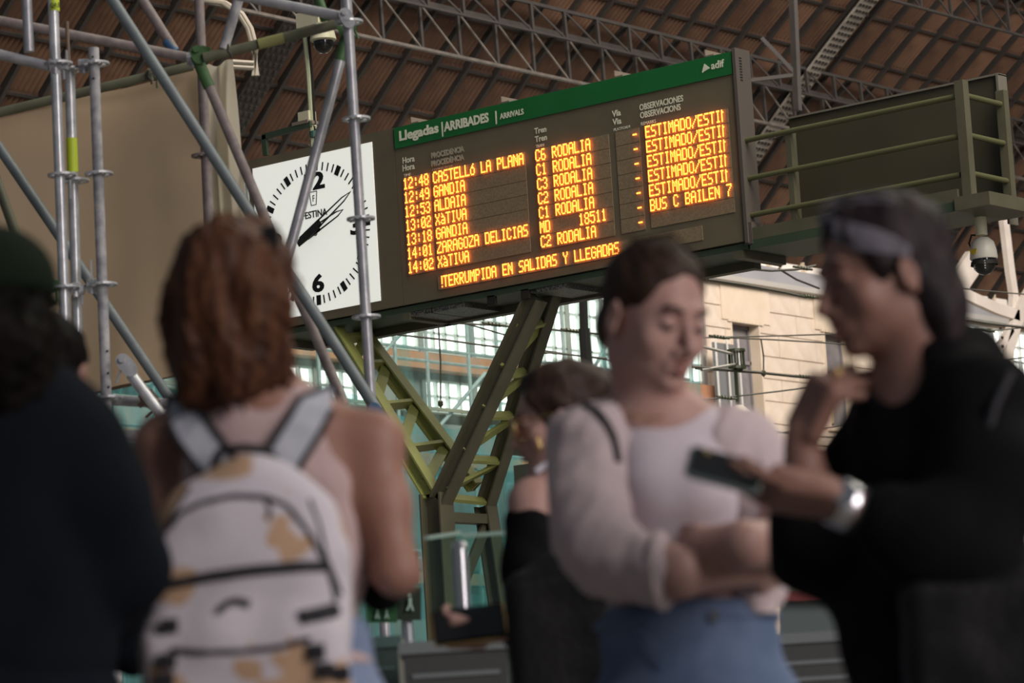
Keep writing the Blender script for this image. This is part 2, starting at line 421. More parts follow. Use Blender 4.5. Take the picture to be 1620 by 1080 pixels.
m_net3 = bpy.data.materials.new('sheer_debris_net'); m_net3.use_nodes = True; net_material(m_net3, (.30, .48, .47), .0, .24)
net_material(m_net2, (.10, .33, .36), .15, .72)
m_spole = mat('weathered_scaffold_steel', (.34, .36, .36), .5, col2=(.22, .24, .25), nscale=5)

YF0 = YA
fac = thing('wall_center', 'dim rendered station wall behind the netting, between bright glazed bands', None, (XW, YF0, 0), kind='structure')
zA0 = wz(700, 566); zA1 = Z_FT; zB0 = wz(700, 652); zB1 = wz(700, 604); zC0 = wz(700, 980); zC1 = wz(700, 900)
q = MB(); q.abox(XW - .5, XW, YF0, Y0 - .02, 0, zC0); q.abox(XW - .5, XW, YF0, Y0 - .02, zC1, zB0); q.abox(XW - .5, XW, YF0, Y0 - .02, zB1, zA0); q.abox(XW - .5, XW, YF0, Y0 - .02, zA1, Z_EAVE)
q.build('rendered_wall', m_dimwall, fac)
pane_me = {}
def bay(idx, y0, y1, z0, z1, nc, nr, vis, skip=()):
    w = thing('window_%d' % idx, None, None, (XW, y0, z0), kind='structure')
    fy, fz = (y1 - y0) / nc, (z1 - z0) / nr
    q = MB()
    for k in range(nc + 1): q.abox(XW - .1, XW + .02, y0 + k * fy - .02, y0 + k * fy + .02, z0, z1)
    for k in range(nr + 1): q.abox(XW - .1, XW + .02, y0, y1, z0 + k * fz - .018, z0 + k * fz + .018)
    q.build('window_frame', m_steelw, w)
    key = (round(fy, 3), round(fz, 3))
    if key not in pane_me: pane_me[key] = MB().abox(-.012, 0, -fy / 2, fy / 2, -fz / 2, fz / 2).mesh('pane', m_glass_day)
    for i in range(nc):
        for j in range(nr): inst('pane', pane_me[key], w, (XW - .05, y0 + (i + .5) * fy, z0 + (j + .5) * fz))
nb = 9; y = wy(405, 560); step = (Y0 - .15 - y) / nb; idx = 4
FAC_L = y
for k in range(nb):
    a, c = y + k * step + .05, y + (k + 1) * step - .05
    bay(idx, a, c, zA0 + .08, zA1 - .1, 4, 7, True); idx += 1
for k in range(nb):
    if k in (2,): continue
    a, c = y + k * step + .05, y + (k + 1) * step - .05
    bay(idx, a, c, zB0, zB1, 4, 2, True); idx += 1
q = MB(); q.abox(XW - .5, XW, YF0, FAC_L, zA0, zA1); q.abox(XW - .5, XW, YF0, FAC_L, zB0, zB1)
for k in range(nb + 1):
    yy = y + k * step; q.abox(XW - .5, XW + .05, yy - .05, min(yy + .05, Y0 - .02), zA0, zA1); q.abox(XW - .5, XW + .05, yy - .05, min(yy + .05, Y0 - .02), zB0, zB1)
q.abox(XW - .5, XW, y + 2 * step, y + 3 * step, zB0, zB1)
q.build('facade_pier', m_dimwall, fac)
q = MB(); q.abox(XW - .6, XW - .45, YF0, Y0, zC0, zC1); q.build('lower_dim_glazing', mat('dim_teal_glass', (.10, .20, .21), .3, col2=(.2, .3, .3), nscale=1), fac)
t3 = thing('trim_3', None, None, (XW, YF0, zA0 - .5), kind='structure')
MB().abox(XW, XW + .3, YF0, Y0 - .02, wz(700, 592), zA0 - .01).build('orange_beam', m_orange, t3)

# scaffold in front of the facade
XS = XW + 1.3
fs = thing('facade_scaffold', 'tall grey tube scaffold standing against the far glazed station wall behind the netting', 'scaffold', (XS, FAC_L - 2, 0))
yy = YF0 + 1; k = 0
YSE = onX(1090, 600, XS + .8).y
polem = MB().tube([(0, 0, 0), (0, 0, 10.2)], .03, 7).mesh('scaffold_standard', m_spole, smooth=True)
while yy < YSE:
    for xx in (0, .8): inst('scaffold_standard', polem, fs, (XS + xx, yy, 0))
    yy += 1.7
z = .9
ledm = MB().tube([(0, YF0, 0), (0, YSE, 0)], .027, 6)
ledm = ledm.mesh('scaffold_ledger', m_spole, smooth=True)
while z < 10.3:
    for xx in (0, .8): inst('scaffold_ledger', ledm, fs, (XS + xx, 0, z))
    z += 1.5
for (p, q2) in (((690, 470), (590, 575)), ((768, 590), (690, 680)), ((560, 560), (640, 690)), ((1000, 470), (930, 600))):
    MB().tube([onX(*p, XS + .8), onX(*q2, XS + .8)], .03, 6).build('scaffold_brace', m_spole, fs)
for py in (660, 745, 930):
    zz = onX(700, py, XS + .4).z; MB().abox(XS + .05, XS + .75, YF0, YSE, zz - .03, zz).build('walk_board', mat('worn_boards', (.30, .24, .17), .8, col2=(.2, .16, .12), nscale=2), fs)
    MB().abox(XS + .84, XS + .87, YF0, YSE, zz, zz + (.17 if py != 660 else .05)).build('toe_board', m_orange if py != 660 else MATS['worn_boards'], fs)
# debris nets: one sheet per bay, hung with folds
XN = XW + 2.5
def net(label, pa, pb, zt, zb, mm, seed, amp=.13):
    ya, yb = onX(*pa, XN).y, onX(*pb, XN).y; r = random.Random(seed); ph = [r.uniform(0, 6.3) for _ in range(5)]
    def fn(u, v):
        yy = ya + (yb - ya) * u; z = zt + (zb - zt) * v
        yy += .06 * math.sin(3 * v * 3 + ph[3]) * v
        d = amp * (math.sin(yy * 5.1 + ph[0] + v * 1.2) * .5 + math.sin(yy * 11.3 + ph[1] - v * 2) * .3 + math.sin(yy * 2.3 + ph[2]) * .5) * (.25 + v)
        return (XN + d, yy, z + .08 * math.sin(yy * 2 + ph[4]) * (1 - v))
    o = MB().grid(fn, 60, 16).build('debris_net', mm, None, smooth=True, org=Vector((XN, (ya + yb) / 2, zb)))
    o['label'] = label; o['category'] = 'net'; return o
zn = lambda py: onX(700, py, XN).z
net('sheer pale teal net hanging in front of the bright panes left of the sign pylon', (470, 600), (650, 600), zn(470), zn(690), m_net3, 1)
net('sheer teal net hanging between the two arms of the sign pylon', (640, 600), (800, 600), zn(440), zn(690), m_net3, 2)
net('thick blue green net hanging low behind the foot of the sign pylon', (600, 800), (830, 800), zn(668), .1, m_net2, 3)
net('pale teal net hanging right of the pylon behind the woman with glasses', (790, 600), (965, 600), zn(440), .1, m_net3, 4)
net('dull teal net hanging below the tan tarpaulin on the left', (-40, 700), (300, 700), zn(560), .1, m_net2, 5, .2)
net('blue green net hanging low behind the backpack woman', (290, 800), (610, 800), zn(640), .1, m_net2, 6)
net('narrow teal net edge at the left end of the stone building', (955, 600), (1110, 600), zn(500), .1, m_net2, 8)
# grey netted scaffold tower at the corner of the stone building
tw = thing('scaffold_tower', 'narrow grey mesh scaffold tower at the left corner of the stone building', 'scaffold', (XW + .5, Y0 - .4, 0))
ta, tb = wy(1098, 600), wy(1134, 600)
for yv in (ta, (ta + tb) / 2, tb): MB().tube([(XW + .5, yv, 0), (XW + .5, yv, zB1 + 1.2)], .018, 8).build('tower_post', mat('white_tower_steel', (.6, .6, .58), .5), tw)
MB().abox(XW + .42, XW + .45, ta, tb, 0, zB1 + 1.1).build('mesh_sheet', mat('dark_grey_mesh', (.17, .18, .19), .8, alpha=.85), tw)

# ================================================================ OVERHEAD WIRES
m_wire = mat('dark_contact_wire', (.05, .05, .035), .5); m_ins = mat('green_insulator', (.05, .06, .03), .3)
def wire(label, pts, X=-24., r=.014, ins=(), Xs=None):
    r *= .8
    P = [onX(p[0], p[1], X) for p in pts]
    # extend both ends along the hall
    t = thing('overhead_wire', label, 'wire', P[0])
    MB().tube(P, r, 6).build('cable', m_wire, t, smooth=True)
    for (ix, iy) in ins:
        c = onX(ix, iy, X); q = MB()
        for k in range(4): q.disc(c + Vector((0, (k - 1.5) * .06, 0)), (0, 1, 0), 0.022, .034, 10)
        q.tube([c - Vector((0, .2, 0)), c + Vector((0, .2, 0))], .015, 6)
        q.build('insulator', m_ins, t)
    return t
wire('upper overhead wire with two bead insulators left of the pylon arm', [(545, 500), (640, 504), (720, 511), (775, 514), (860, 520), (960, 529)], ins=[(782, 513), (905, 523)])
wire('overhead wire forking downward below the board to the pylon arm', [(728, 509), (790, 527), (850, 545)], r=.012)
wire('second overhead wire ending in a loop at the pylon arm', [(560, 519), (600, 526), (700, 537), (765, 546), (850, 556), (960, 567)], ins=[(848, 556)])
wire('third thin wire passing right of the pylon at shoulder height', [(845, 552), (900, 560), (1000, 575)], r=.01)
wire('wire crossing the stone building above its first window', [(1110, 534), (1200, 532), (1330, 528)], ins=[(1138, 533)], r=.012)
wire('wire sagging below the uppermost one across the building window', [(1128, 533), (1220, 537), (1320, 543), (1500, 560)], r=.012)
wire('stout wire crossing the middle of the first building window', [(1095, 580), (1180, 587), (1280, 597), (1340, 602)], r=.02, ins=[(1273, 596)])
wire('stout twin wire just below the middle of the building window', [(1100, 583), (1200, 590), (1285, 599)], r=.012)
wire('wire climbing to the right across the window foot', [(1105, 633), (1160, 627), (1230, 619), (1300, 610)], r=.014, ins=[(1150, 629)])
wire('low wire falling under the building sill', [(1180, 676), (1250, 686), (1340, 694), (1480, 706)], r=.012)
wire('low wire rising under the building sill', [(1195, 690), (1270, 680), (1350, 672)], r=.012)
wire('lowest thin wire across the foot of the stone building', [(1170, 706), (1260, 700), (1350, 712)], r=.01)
wire('cable under the gantry sagging across the grey fascia top', [(1120, 414), (1170, 424), (1220, 428), (1262, 426), (1290, 420)], r=.02, ins=[(1270, 424)])
wire('cable along the lower edge of the grey fascia', [(1120, 442), (1180, 451), (1240, 462), (1275, 470)], r=.02, ins=[(1280, 469)])
wire('cable dropping from the gantry across the fascia to the right', [(1232, 425), (1260, 442), (1296, 456)], r=.016)
wire('wire passing behind the white iron bracket at the right edge', [(1490, 453), (1560, 460), (1640, 467)], r=.012)
wire('stout wire under the white bracket at the right edge', [(1490, 501), (1560, 511), (1640, 520)], r=.022)
wire('wire with bead insulators across the bright opening at the right edge', [(1490, 524), (1560, 524), (1640, 516)], r=.012, ins=[(1560, 523)])
wire('wire with knots low across the bright opening at the right edge', [(1540, 574), (1590, 570), (1640, 562)], r=.014, ins=[(1585, 571)])
wire('lowest wire at the right edge beside the black shoulder', [(1580, 640), (1600, 635), (1640, 628)], r=.016)
for (x, ya, yb, lab) in ((693, 505, 638, 'thin vertical drop wire between the pylon arms'), (1204, 537, 590, 'thin vertical dropper wire in front of the building window')):
    dp = thing('dropper_wire', lab, 'wire', onX(x, yb, -24.)); MB().tube([onX(x, ya, -24.), onX(x + 4, (ya + yb) / 2, -24.), onX(x + 4, yb, -24.)], .009, 6).build('cable', m_wire, dp)
    MB().lathe(onX(x + 4, yb, -24.), [(0, -.05), (.028, -.02), (.028, .02), (0, .05)], 10).build('weight', m_ins, dp)
# hanging lamp on bracket in front of the building
lp = thing('platform_lamp', 'round pale dish lamp hanging from a caged bracket before the building window', 'lamp', onX(1165, 640, -24))
MB().tube([onX(1163, 575, -24), onX(1167, 640, -24)], .022, 8).build('lamp_stem', m_ins, lp)
MB().lathe(onX(1170, 655, -24), [(0, .11), (.05, .10), (.13, .02), (.16, -.06), (.13, -.13), (0, -.16)], 20).build('lamp_dish', mat('pale_lamp_enamel', (.62, .58, .48), .4), lp, smooth=True)
q = MB(); cc = onX(1165, 568, -24)
for k in range(8): t = k / 8 * 6.283; q.tube([cc + Vector((.09 * math.cos(t), .09 * math.sin(t), -.10)), cc + Vector((.09 * math.cos(t), .09 * math.sin(t), .09))], .009, 5)
q.disc(cc + Vector((0, 0, .1)), (0, 0, 1), .11, .03, 12); q.disc(cc + Vector((0, 0, -.1)), (0, 0, 1), .11, .03, 12)
q.build('cage', m_ins, lp)
MB().tube([onX(1110, 548, -24), onX(1160, 560, -24)], .018, 6).tube([onX(1110, 585, -24), onX(1163, 576, -24)], .018, 6).build('bracket_arm', mat('grey_bracket_steel', (.35, .34, .3), .5), lp)

# ================================================================ WHITE IRON BRACKET AND BRIGHT OPENING AT THE RIGHT EDGE
m_wiron = mat('white_painted_iron', (.62, .58, .53), .6, col2=(.52, .47, .43), nscale=2)
YR = Y1 + .2
fr = thing('wall_right', 'bright glazed bay of the far hall wall beyond the stone building', None, (XW, YR, 0), kind='structure')
y = YR; ye = wy(1640, 560) + 6
zR1 = wz(1560, 519); zR0 = wz(1600, 690)
q = MB(); q.abox(XW - .5, XW, YR, ye, 0, zR0); q.abox(XW - .5, XW, YR, ye, zR1, zR1 + .2); q.build('rendered_wall', m_cream2, fr)
MB().abox(XW - .35, XW - .2, YR, ye, zR1 + .2, Z_FT).build('grey_glazing_band', mat('pale_grey_glazing', (.42, .45, .50), .4), fr)
wdt = (ye - YR) / 6
for k in range(6): bay(60 + k, YR + k * wdt + .1, YR + (k + 1) * wdt - .1, zR0, zR1, 4, 7, True)
D_ = 63
br = thing('iron_bracket', 'white painted curved iron bracket springing below the roof at the right edge', 'bracket', onX(1600, 700, -33))
def curved(pts, w, name):
    P = [onX(x, y_, -33.) for x, y_ in pts]; q = MB()
    for a, c in zip(P[:-1], P[1:]): q.bar(a, a + (c - a) * 1.04, .14, w, (1, 0, 0.01))
    return P
def ribbon(pts, w, X=-33., th=.10):
    """flat bar following picture points, w wide in the bracket plane"""
    P = [onX(x, y_, X) for x, y_ in pts]; q = MB(); n = len(P); L = []; R = []
    for i in range(n):
        d = (P[min(i + 1, n - 1)] - P[max(i - 1, 0)]).normalized(); s = Vector((0, -d.z, d.y)).normalized(); L.append(P[i] + s * w / 2); R.append(P[i] - s * w / 2)
    for i in range(n - 1): q.poly([L[i], L[i + 1], R[i + 1], R[i]], (th, 0, 0))
    return q
ribbon([(1640, 440), (1617, 478), (1603, 510), (1592, 550), (1586, 590), (1583, 640), (1584, 760), (1600, 1000)], .26).build('curved_strut', m_wiron, br)
_p = onX(1600, 990, -33.); MB().abox(-33.1, -32.9, _p.y - .13, _p.y + .13, 0, _p.z + .1).build('bracket_column', m_wiron, br)
ribbon([(1495, 455), (1530, 470), (1570, 488), (1606, 500)], .2).build('arch_tie', m_wiron, br)
ribbon([(1595, 520), (1580, 545), (1560, 565)], .14).build('arch_tie', m_wiron, br)
ribbon([(1597, 505), (1600, 470), (1594, 430), (1588, 380), (1582, 330)], .2, X=-33.1).build('upright_strut', m_wiron, br)
_p = onX(1500, 700, -33.4); MB().abox(-33.45, -33.3, _p.y - .23, _p.y + .23, 0, _p.z + .1).build('bracket_column', m_wiron, br)
ribbon([(1500, 700), (1502, 560), (1504, 470), (1518, 440), (1535, 415)], .46, X=-33.4).build('corner_plate', m_wiron, br)
q = MB()
for k in range(14):
    p = onX(1583 + 3 * math.sin(k), 520 + k * 14, -32.86); q.disc(p, (1, 0, 0), .03, .03, 6)
q.build('rivet', m_iron, br)

# ================================================================ GANTRY WITH BOARD AND CLOCK
XB0 = at(626, 202.8, 30)
YB = XB0.y
m_case = mat('dark_olive_casing', (.17, .142, .092), .5, col2=(.145, .122, .08), nscale=3)  # colour lifted and warmed to carry the glow of the LEDs
m_casel = mat('brown_grey_side_casing', (.115, .095, .085), .5)
m_olive = mat('lit_olive_paint', (.36, .38, .12), .5, col2=(.28, .30, .09), nscale=4)  # pylon olive with the light on the left arm put into the colour
m_oliveD = mat('dark_shaded_olive_paint', (.125, .115, .075), .55, col2=(.10, .095, .06), nscale=4)  # same olive with shade put into the right arm; dark tone elsewhere
m_gdark = mat('dark_green_paint', (.040, .065, .038), .5, col2=(.055, .085, .05), nscale=3)
def B(px, py, d=0.0): return onY(px, py, YB + d)
gL, gR = B(626, 202.8), B(1156.5, 80.1)
cTL, cTR, cBR = B(400, 265.2), B(588.9, 224.4), B(602.6, 475.4)
xL = B(392, 262).x; zTop = (gL.z + gR.z) / 2; zBot = (B(1175.7, 381).z + B(641.8, 482.8).z) / 2; xR = B(1157.5, 100).x + .02; zG = (B(627.2, 234.3).z + B(1157.8, 119).z) / 2
xSplit = B(623, 205).x; TH = .16
gan = thing('sign_gantry', 'olive green steel gantry with Y shaped lattice pylon carrying clock and boards', 'gantry', (B(690, 900).x, YB, 0))
bd = thing('arrivals_board', 'wide dark display board with green header and glowing orange train arrivals', 'display board', (xSplit, YB, zBot))
MB().abox(xSplit, xR, YB, YB + TH, zBot, zTop).build('casing', m_case, bd)
m_green = mat('green_header_enamel', (.014, .175, .042), .4, col2=(.012, .15, .036), nscale=2)
MB().abox(xSplit + .01, xR - .012, YB - .012, YB - .001, zG, zTop - .004).build('green_header', m_green, bd)
q = MB().abox(xR + .001, xR + .03, YB - .02, YB + TH + .02, zBot - .02, zTop + .02)
q.build('side_casing', m_casel, bd)
MB().abox(xR - .012, xR + .06, YB - .005, YB + .16, zBot - .03, zBot + .14).build('corner_shoe', m_casel, bd)
q = MB()
for k in range(9): q.abox(xR + .03, xR + .034, YB + .03, YB + .06, zTop - .06 - k * .022, zTop - .052 - k * .022)
q.build('vent_slot', m_iron, bd)
for px in (655, 800, 982, 1128):
    x = B(px, 100).x
    MB().abox(x - .07, x + .01, YB + .0, YB + .34, zTop + .001, zTop + .012).box((x - .07, YB + .17, zTop + .03), (.004, 0, 0), (0, .17, 0), (0, 0, .03)).build('top_stay', mat('dusty_stay_metal', (.26, .21, .17), .6), bd)
# clock
ck = thing('station_clock', 'square white illuminated dial clock at the left end of the boards', 'clock', (xL, YB, zBot))
zCT = B(400, 250).z
zT2 = min(zTop, B(500, 228).z)
MB().abox(xL, xSplit - .004, YB, YB + TH + .1, zBot, zTop).build('casing', m_case, ck)
cs = ((cTR.x - cTL.x) + (cTR.z - cBR.z)) / 2
cx = (cTL.x + cTR.x) / 2; cz = (cTR.z + cBR.z) / 2; hs = (cTR.x - cTL.x) / 2; hz = (cTR.z - cBR.z) / 2
m_dial = mat('lit_opal_dial', (.8, .8, .78), .5, emit=(.97, .985, .90), estr=.55)
MB().abox(cx - hs, cx + hs, YB - .006, YB - .001, cz - hz, cz + hz).build('dial', m_dial, ck)
m_blk = mat('black_dial_print', (.012, .012, .012), .5)
cc2 = B(497.5, 362)
RT = .80 * hs
ccx, ccz = cx - .0, cz
def onclk(ang, r, w, l, name, parent=ck):
    s, c = math.sin(ang), math.cos(ang); p = Vector((ccx + s * r, YB - .009, ccz + c * r))
    return (p, Vector((s, 0, c)) * l / 2, Vector((c, 0, -s)) * w / 2)
for k in range(60):
    big = k % 5 == 0; L_ = .085 if big else .082; r_o = .905 * hs
    p, al, aw = onclk(k * math.pi / 30, r_o - L_ / 2, .048 if big else .0125, L_ if big else .072, 't')
    MB().box(p, al, aw, (0, .002, 0)).build('hour_mark' if big else 'minute_mark', m_blk, ck)
def num(s, ang):
    r = (.665 if s != '6' else .625) * hs; x = ccx + math.sin(ang) * r; z = ccz + math.cos(ang) * r; h = .142
    text('numeral', s, (x, YB - .008, z - h / 2), h, m_blk, ck, sx=1.35, off=.008, align='CENTER')
for s, a_ in (('12', 0), ('3', math.pi / 2), ('6', math.pi), ('9', -math.pi / 2)): num(s, a_)
text('lettering', 'FESTINA', (ccx, YB - .008, ccz + .140), .060, m_blk, ck, sx=.92, off=.0015, align='CENTER')
z0 = ccz + .245
q = MB()
for (a, b_, c, d_) in ((-.055, .055, .17, .17), (-.035, .035, 0, 0)): pass
P_ = [(-.042, .115), (.042, .115), (.028, 0), (-.028, 0)]
for (a, b_) in zip(P_, P_[1:] + P_[:1]): q.bar((ccx + a[0], YB - .009, z0 + a[1]), (ccx + b_[0], YB - .009, z0 + b_[1]), .007, .003, (0, 1, 0))
q.build('emblem_outline', m_blk, ck)
text('emblem_letter', 'F', (ccx, YB - .008, z0 + .030), .058, m_blk, ck, sx=.7, align='CENTER')
m_hand = mat('black_clock_hand', (.02, .02, .02), .4)
def hand(name, ang, L, tail, w, dy):
    s, c = math.sin(ang), math.cos(ang); al = Vector((s, 0, c)); aw = Vector((c, 0, -s)); o = Vector((ccx, YB - .05 - dy, ccz))
    q = MB()
    Q = lambda u, v: o + al * u + aw * v
    q.poly([Q(-tail, -w * .8), Q(-tail, w * .8), Q(-tail * .3, w * 1.15), Q(L * .26, w), Q(L * .26, -w), Q(-tail * .3, -w * 1.15)], (0, .006, 0))
    for sgn in (-1, 1):
        q.poly([Q(L * .2, sgn * w), Q(L * .2, sgn * w * .6), Q(L * .80, sgn * w * .42), Q(L * .80, sgn * w * .72)], (0, .006, 0))
        q.poly([Q(L * .80, sgn * w * .42), Q(L * .80, sgn * w * .72), Q(L, 0), Q(L * .96, 0)], (0, .006, 0))
    return q.build(name, m_hand, ck)
def angpx(px, py):
    p = B(px, py); return math.atan2(p.x - ccx, p.z - ccz)
dirlen = lambda p, q_: (math.atan2(B(*q_, -.08).x - B(*p, -.08).x, B(*q_, -.08).z - B(*p, -.08).z), (B(*q_, -.08) - B(*p, -.08)).length)
am, lm = dirlen((491, 367), (557, 301)); ah, lh = dirlen((491, 367), (543, 329.5))
hand('minute_hand', am, lm, .16, .034, .035)
hand('hour_hand', ah, lh, .13, .036, .02)
MB().disc((ccx, YB - .045, ccz), (0, 1, 0), .022, .08, 14).build('hub', m_hand, ck)

# header lettering
m_letter = mat('cream_vinyl_lettering', (.80, .80, .64), .6, emit=(.8, .8, .6), estr=.03)  # vinyl letters are given a faint glow of their own
m_letterd = mat('dull_vinyl_lettering', (.46, .42, .32), .6)
def T(s, px, py, px2, h, m=m_letter, name='lettering', off=0.0016, d=-.003, z=None):
    p = B(px, py); w = B(px2, py).x - p.x
    o = text(name, s, (p.x, YB + d, p.z), h, m, bd, sx=1.0, off=off, depth=.001)
    xs = [v.co.x for v in o.data.vertices]; k = w / (max(xs) - min(xs)); o.data.transform(Matrix.Diagonal((k, 1, 1, 1)))
    return o
H_ = -.015
T('Llegadas', 633, 223, 696, .080, off=.0042, d=H_); T('|', 699, 211, 701, .095, off=.001, d=H_); T('ARRIBADES', 705, 208, 777, .075, off=.0042, d=H_); T('|', 784, 192, 786, .085, off=.001, d=H_); T('ARRIVALS', 793, 189, 831, .047, d=H_)
T('Hora', 637, 259, 656, .052); T('Hora', 637, 271, 656, .052); T('TIME', 639, 280, 650, .024, off=0)
for k_, dx in ((0, 0), (1, 1.2)):
    T('PROCEDENCIA', 682 + dx, 250 + dx, 734 + dx, .045, m_letterd, d=-.003 - k_ * .0012, off=.0005); T('PROCEDÈNCIA', 682 + dx, 263 + dx, 734 + dx, .045, m_letterd, d=-.003 - k_ * .0012, off=.0005)
T('COMING FROM', 684, 271, 716, .020, m_letterd, off=0)
T('Tren', 846, 212, 865, .048); T('Tren', 847, 225, 866, .048); T('TRAIN', 848, 234, 861, .024, off=0)
T('Vía', 969, 185, 983, .050); T('Via', 970, 198, 984, .050); T('PLATFORM', 971, 208, 997, .024, off=0)
T('OBSERVACIONES', 1012, 175, 1082, .050); T('OBSERVACIONS', 1013, 187.5, 1078, .050); T('REMARKS', 1014, 199, 1038, .028, off=0)
T('adif', 1127, 110, 1148, .060, off=.002, d=H_)
lg = [(1113, 96.5), (1117, 101.5), (1124.5, 109), (1119, 112.5), (1115.8, 116.5), (1112.5, 116), (1115, 108)]
lg = [(1116, 101), (1125, 108), (1115.5, 113.5), (1113.8, 115.6), (1112.4, 115), (1114, 108)]
q = MB(); q.poly([Vector((B(x, y).x, YB - .014, B(x, y).z)) for x, y in lg], (0, -.003, 0)); q.build('triangle_logo', m_letter, bd)

# LED modules and dot-matrix text
FONT = {}
def G(ch, *rows): FONT[ch] = rows
G('0', '01110', '10001', '10011', '10101', '11001', '10001', '01110'); G('1', '00100', '01100', '00100', '00100', '00100', '00100', '01110')
G('2', '01110', '10001', '00001', '00110', '01000', '10000', '11111'); G('3', '01110', '10001', '00001', '00110', '00001', '10001', '01110')
G('4', '00010', '00110', '01010', '10010', '11111', '00010', '00010'); G('5', '11111', '10000', '11110', '00001', '00001', '10001', '01110')
G('6', '01110', '10000', '10000', '11110', '10001', '10001', '01110'); G('7', '11111', '00001', '00010', '00100', '01000', '01000', '01000')
G('8', '01110', '10001', '10001', '01110', '10001', '10001', '01110'); G('9', '01110', '10001', '10001', '01111', '00001', '00001', '01110')
G(':', '00000', '00100', '00100', '00000', '00100', '00100', '00000'); G('-', '00000', '00000', '00000', '11110', '00000', '00000', '00000'); G('/', '00001', '00001', '00010', '00100', '01000', '10000', '10000')
G('A', '01110', '10001', '10001', '11111', '10001', '10001', '10001'); G('B', '11110', '10001', '10001', '11110', '10001', '10001', '11110'); G('C', '01110', '10001', '10000', '10000', '10000', '10001', '01110')
G('D', '11110', '10001', '10001', '10001', '10001', '10001', '11110'); G('E', '11111', '10000', '10000', '11110', '10000', '10000', '11111'); G('G', '01110', '10001', '10000', '10111', '10001', '10001', '01110')
G('I', '01110', '00100', '00100', '00100', '00100', '00100', '01110'); G('L', '10000', '10000', '10000', '10000', '10000', '10000', '11111'); G('M', '10001', '11011', '10101', '10101', '10001', '10001', '10001')
G('N', '10001', '11001', '10101', '10101', '10011', '10001', '10001'); G('O', '01110', '10001', '10001', '10001', '10001', '10001', '01110'); G('P', '11110', '10001', '10001', '11110', '10000', '10000', '10000')
G('R', '11110', '10001', '10001', '11110', '10100', '10010', '10001'); G('S', '01111', '10000', '10000', '01110', '00001', '00001', '11110'); G('T', '11111', '00100', '00100', '00100', '00100', '00100', '00100')
G('U', '10001', '10001', '10001', '10001', '10001', '10001', '01110'); G('V', '10001', '10001', '10001', '10001', '10001', '01010', '00100'); G('X', '10001', '10001', '01010', '00100', '01010', '10001', '10001')
G('Y', '10001', '10001', '01010', '00100', '00100', '00100', '00100'); G('Z', '11111', '00001', '00010', '00100', '01000', '10000', '11111'); G('ó', '00010', '00100', '01110', '10001', '10001', '10001', '01110')
G('à', '01000', '00100', '01110', '00001', '01111', '10001', '01111'); G('F', '11111', '10000', '10000', '11110', '10000', '10000', '10000'); G(' ', *['00000'] * 7)
G('}', '00001', '00001', '00001', '00001', '00001', '00000', '00001'); G('{', '10000', '11000', '10000', '10000', '10000', '10000', '10000')
m_led = mat('glowing_amber_led', (.9, .5, .1), .5, emit=(1.0, .205, .026), estr=4.8)
m_mod = mat('perforated_display_module', (.30, .225, .14), .6, col2=(.22, .165, .10), nscale=60)
CW = .0567; CHH = .098; PIT = .1178
def ledtext(s, x, zb):
    q = MB(); cw = CW / 6; rh = CHH / 7
    for i, ch in enumerate(s):
        g = FONT[ch]
        for r, row in enumerate(g):
            c = 0
            while c < 5:
                if row[c] == '1':
                    e = c
                    while e + 1 < 5 and row[e + 1] == '1': e += 1
                    xa = x + i * CW + c * cw; xb_ = x + i * CW + (e + 1) * cw - .0008; z1 = zb + (7 - r) * rh
                    q.abox(xa, xb_, YB - .024, YB - .019, z1 - rh * .86, z1)
                    c = e + 1
                else: c += 1
    return q.build('led_text', m_led, bd, kind='stuff') if q.v else None
# left edge px/py (baseline) of every column on row 1 and on a low row, giving its x
cols = {'time': (641, 301, 5), 'origin': (688, 291, 17), 'train': (850, 254.5, 14), 'platform': (977, 228, 4), 'remarks': (1024, 219, 14)}
zr1 = B(641, 301).z; zr1b = B(1024, 219.5).z
zb1 = (zr1 + zr1b) / 2
rows = [('12:48', 'CASTELLó LA PLANA', 'C6 RODALIA', '   -', 'ESTIMADO/ESTI{'), ('12:49', 'GANDIA', 'C1 RODALIA', '   -', 'ESTIMADO/ESTI{'),
        ('12:53', 'ALDAIA', 'C3 RODALIA', '   -', 'ESTIMADO/ESTI{'), ('13:02', 'XàTIVA', 'C2 RODALIA', '   -', 'ESTIMADO/ESTI{'),
        ('13:18', 'GANDIA', 'C1 RODALIA', '   -', 'ESTIMADO/ESTI{'), ('14:01', 'ZARAGOZA DELICIAS', 'MD     18511', '   -', 'BUS C BAILEN 7'), ('14:02', 'XàTIVA', 'C2 RODALIA', '   -', '')]
XC = {k: B(v[0], v[1]).x for k, v in cols.items()}
for r, row in enumerate(rows):
    zb = zb1 - r * PIT
    for (k, v), s in zip(cols.items(), row):
        n = v[2]; x0 = XC[k]
        if k == 'train': n = 14 if False else 13
        MB().abox(x0 - .014, x0 + n * CW - .004, YB - .006, YB - .0008, zb - .010, zb + CHH + .006).build('display_module', m_mod, bd)
        if s.strip(): ledtext(s, x0, zb)
x9 = B(696, 453).x; z9 = (B(697, 454.5).z + B(988, 402.5).z) / 2
MB().abox(x9 - .014, x9 + 47 * CW, YB - .006, YB - .0008, z9 - .012, z9 + CHH + .006).build('display_module', m_mod, bd)
ledtext('}TERRUMPIDA EN SALIDAS Y LLEGADAS', x9, z9)

# underside fittings
for px, w in ((655, .30), (705, .34), (870, .30)):
    x = B(px, 480).x; MB().abox(x - w / 2, x + w / 2, YB + .03, YB + .5, zBot - .10, zBot - .06).build('mesh_tray', mat('silvery_mesh_tray', (.22, .21, .19), .4, metal=.3, col2=(.05, .05, .045), nscale=90, lo=.45, hi=.55), gan)
for px in (774, 828): x = B(px, 470).x; MB().abox(x - .04, x + .04, YB + .02, YB + .05, zBot - .13, zBot - .05).build('clip', m_iron, gan)
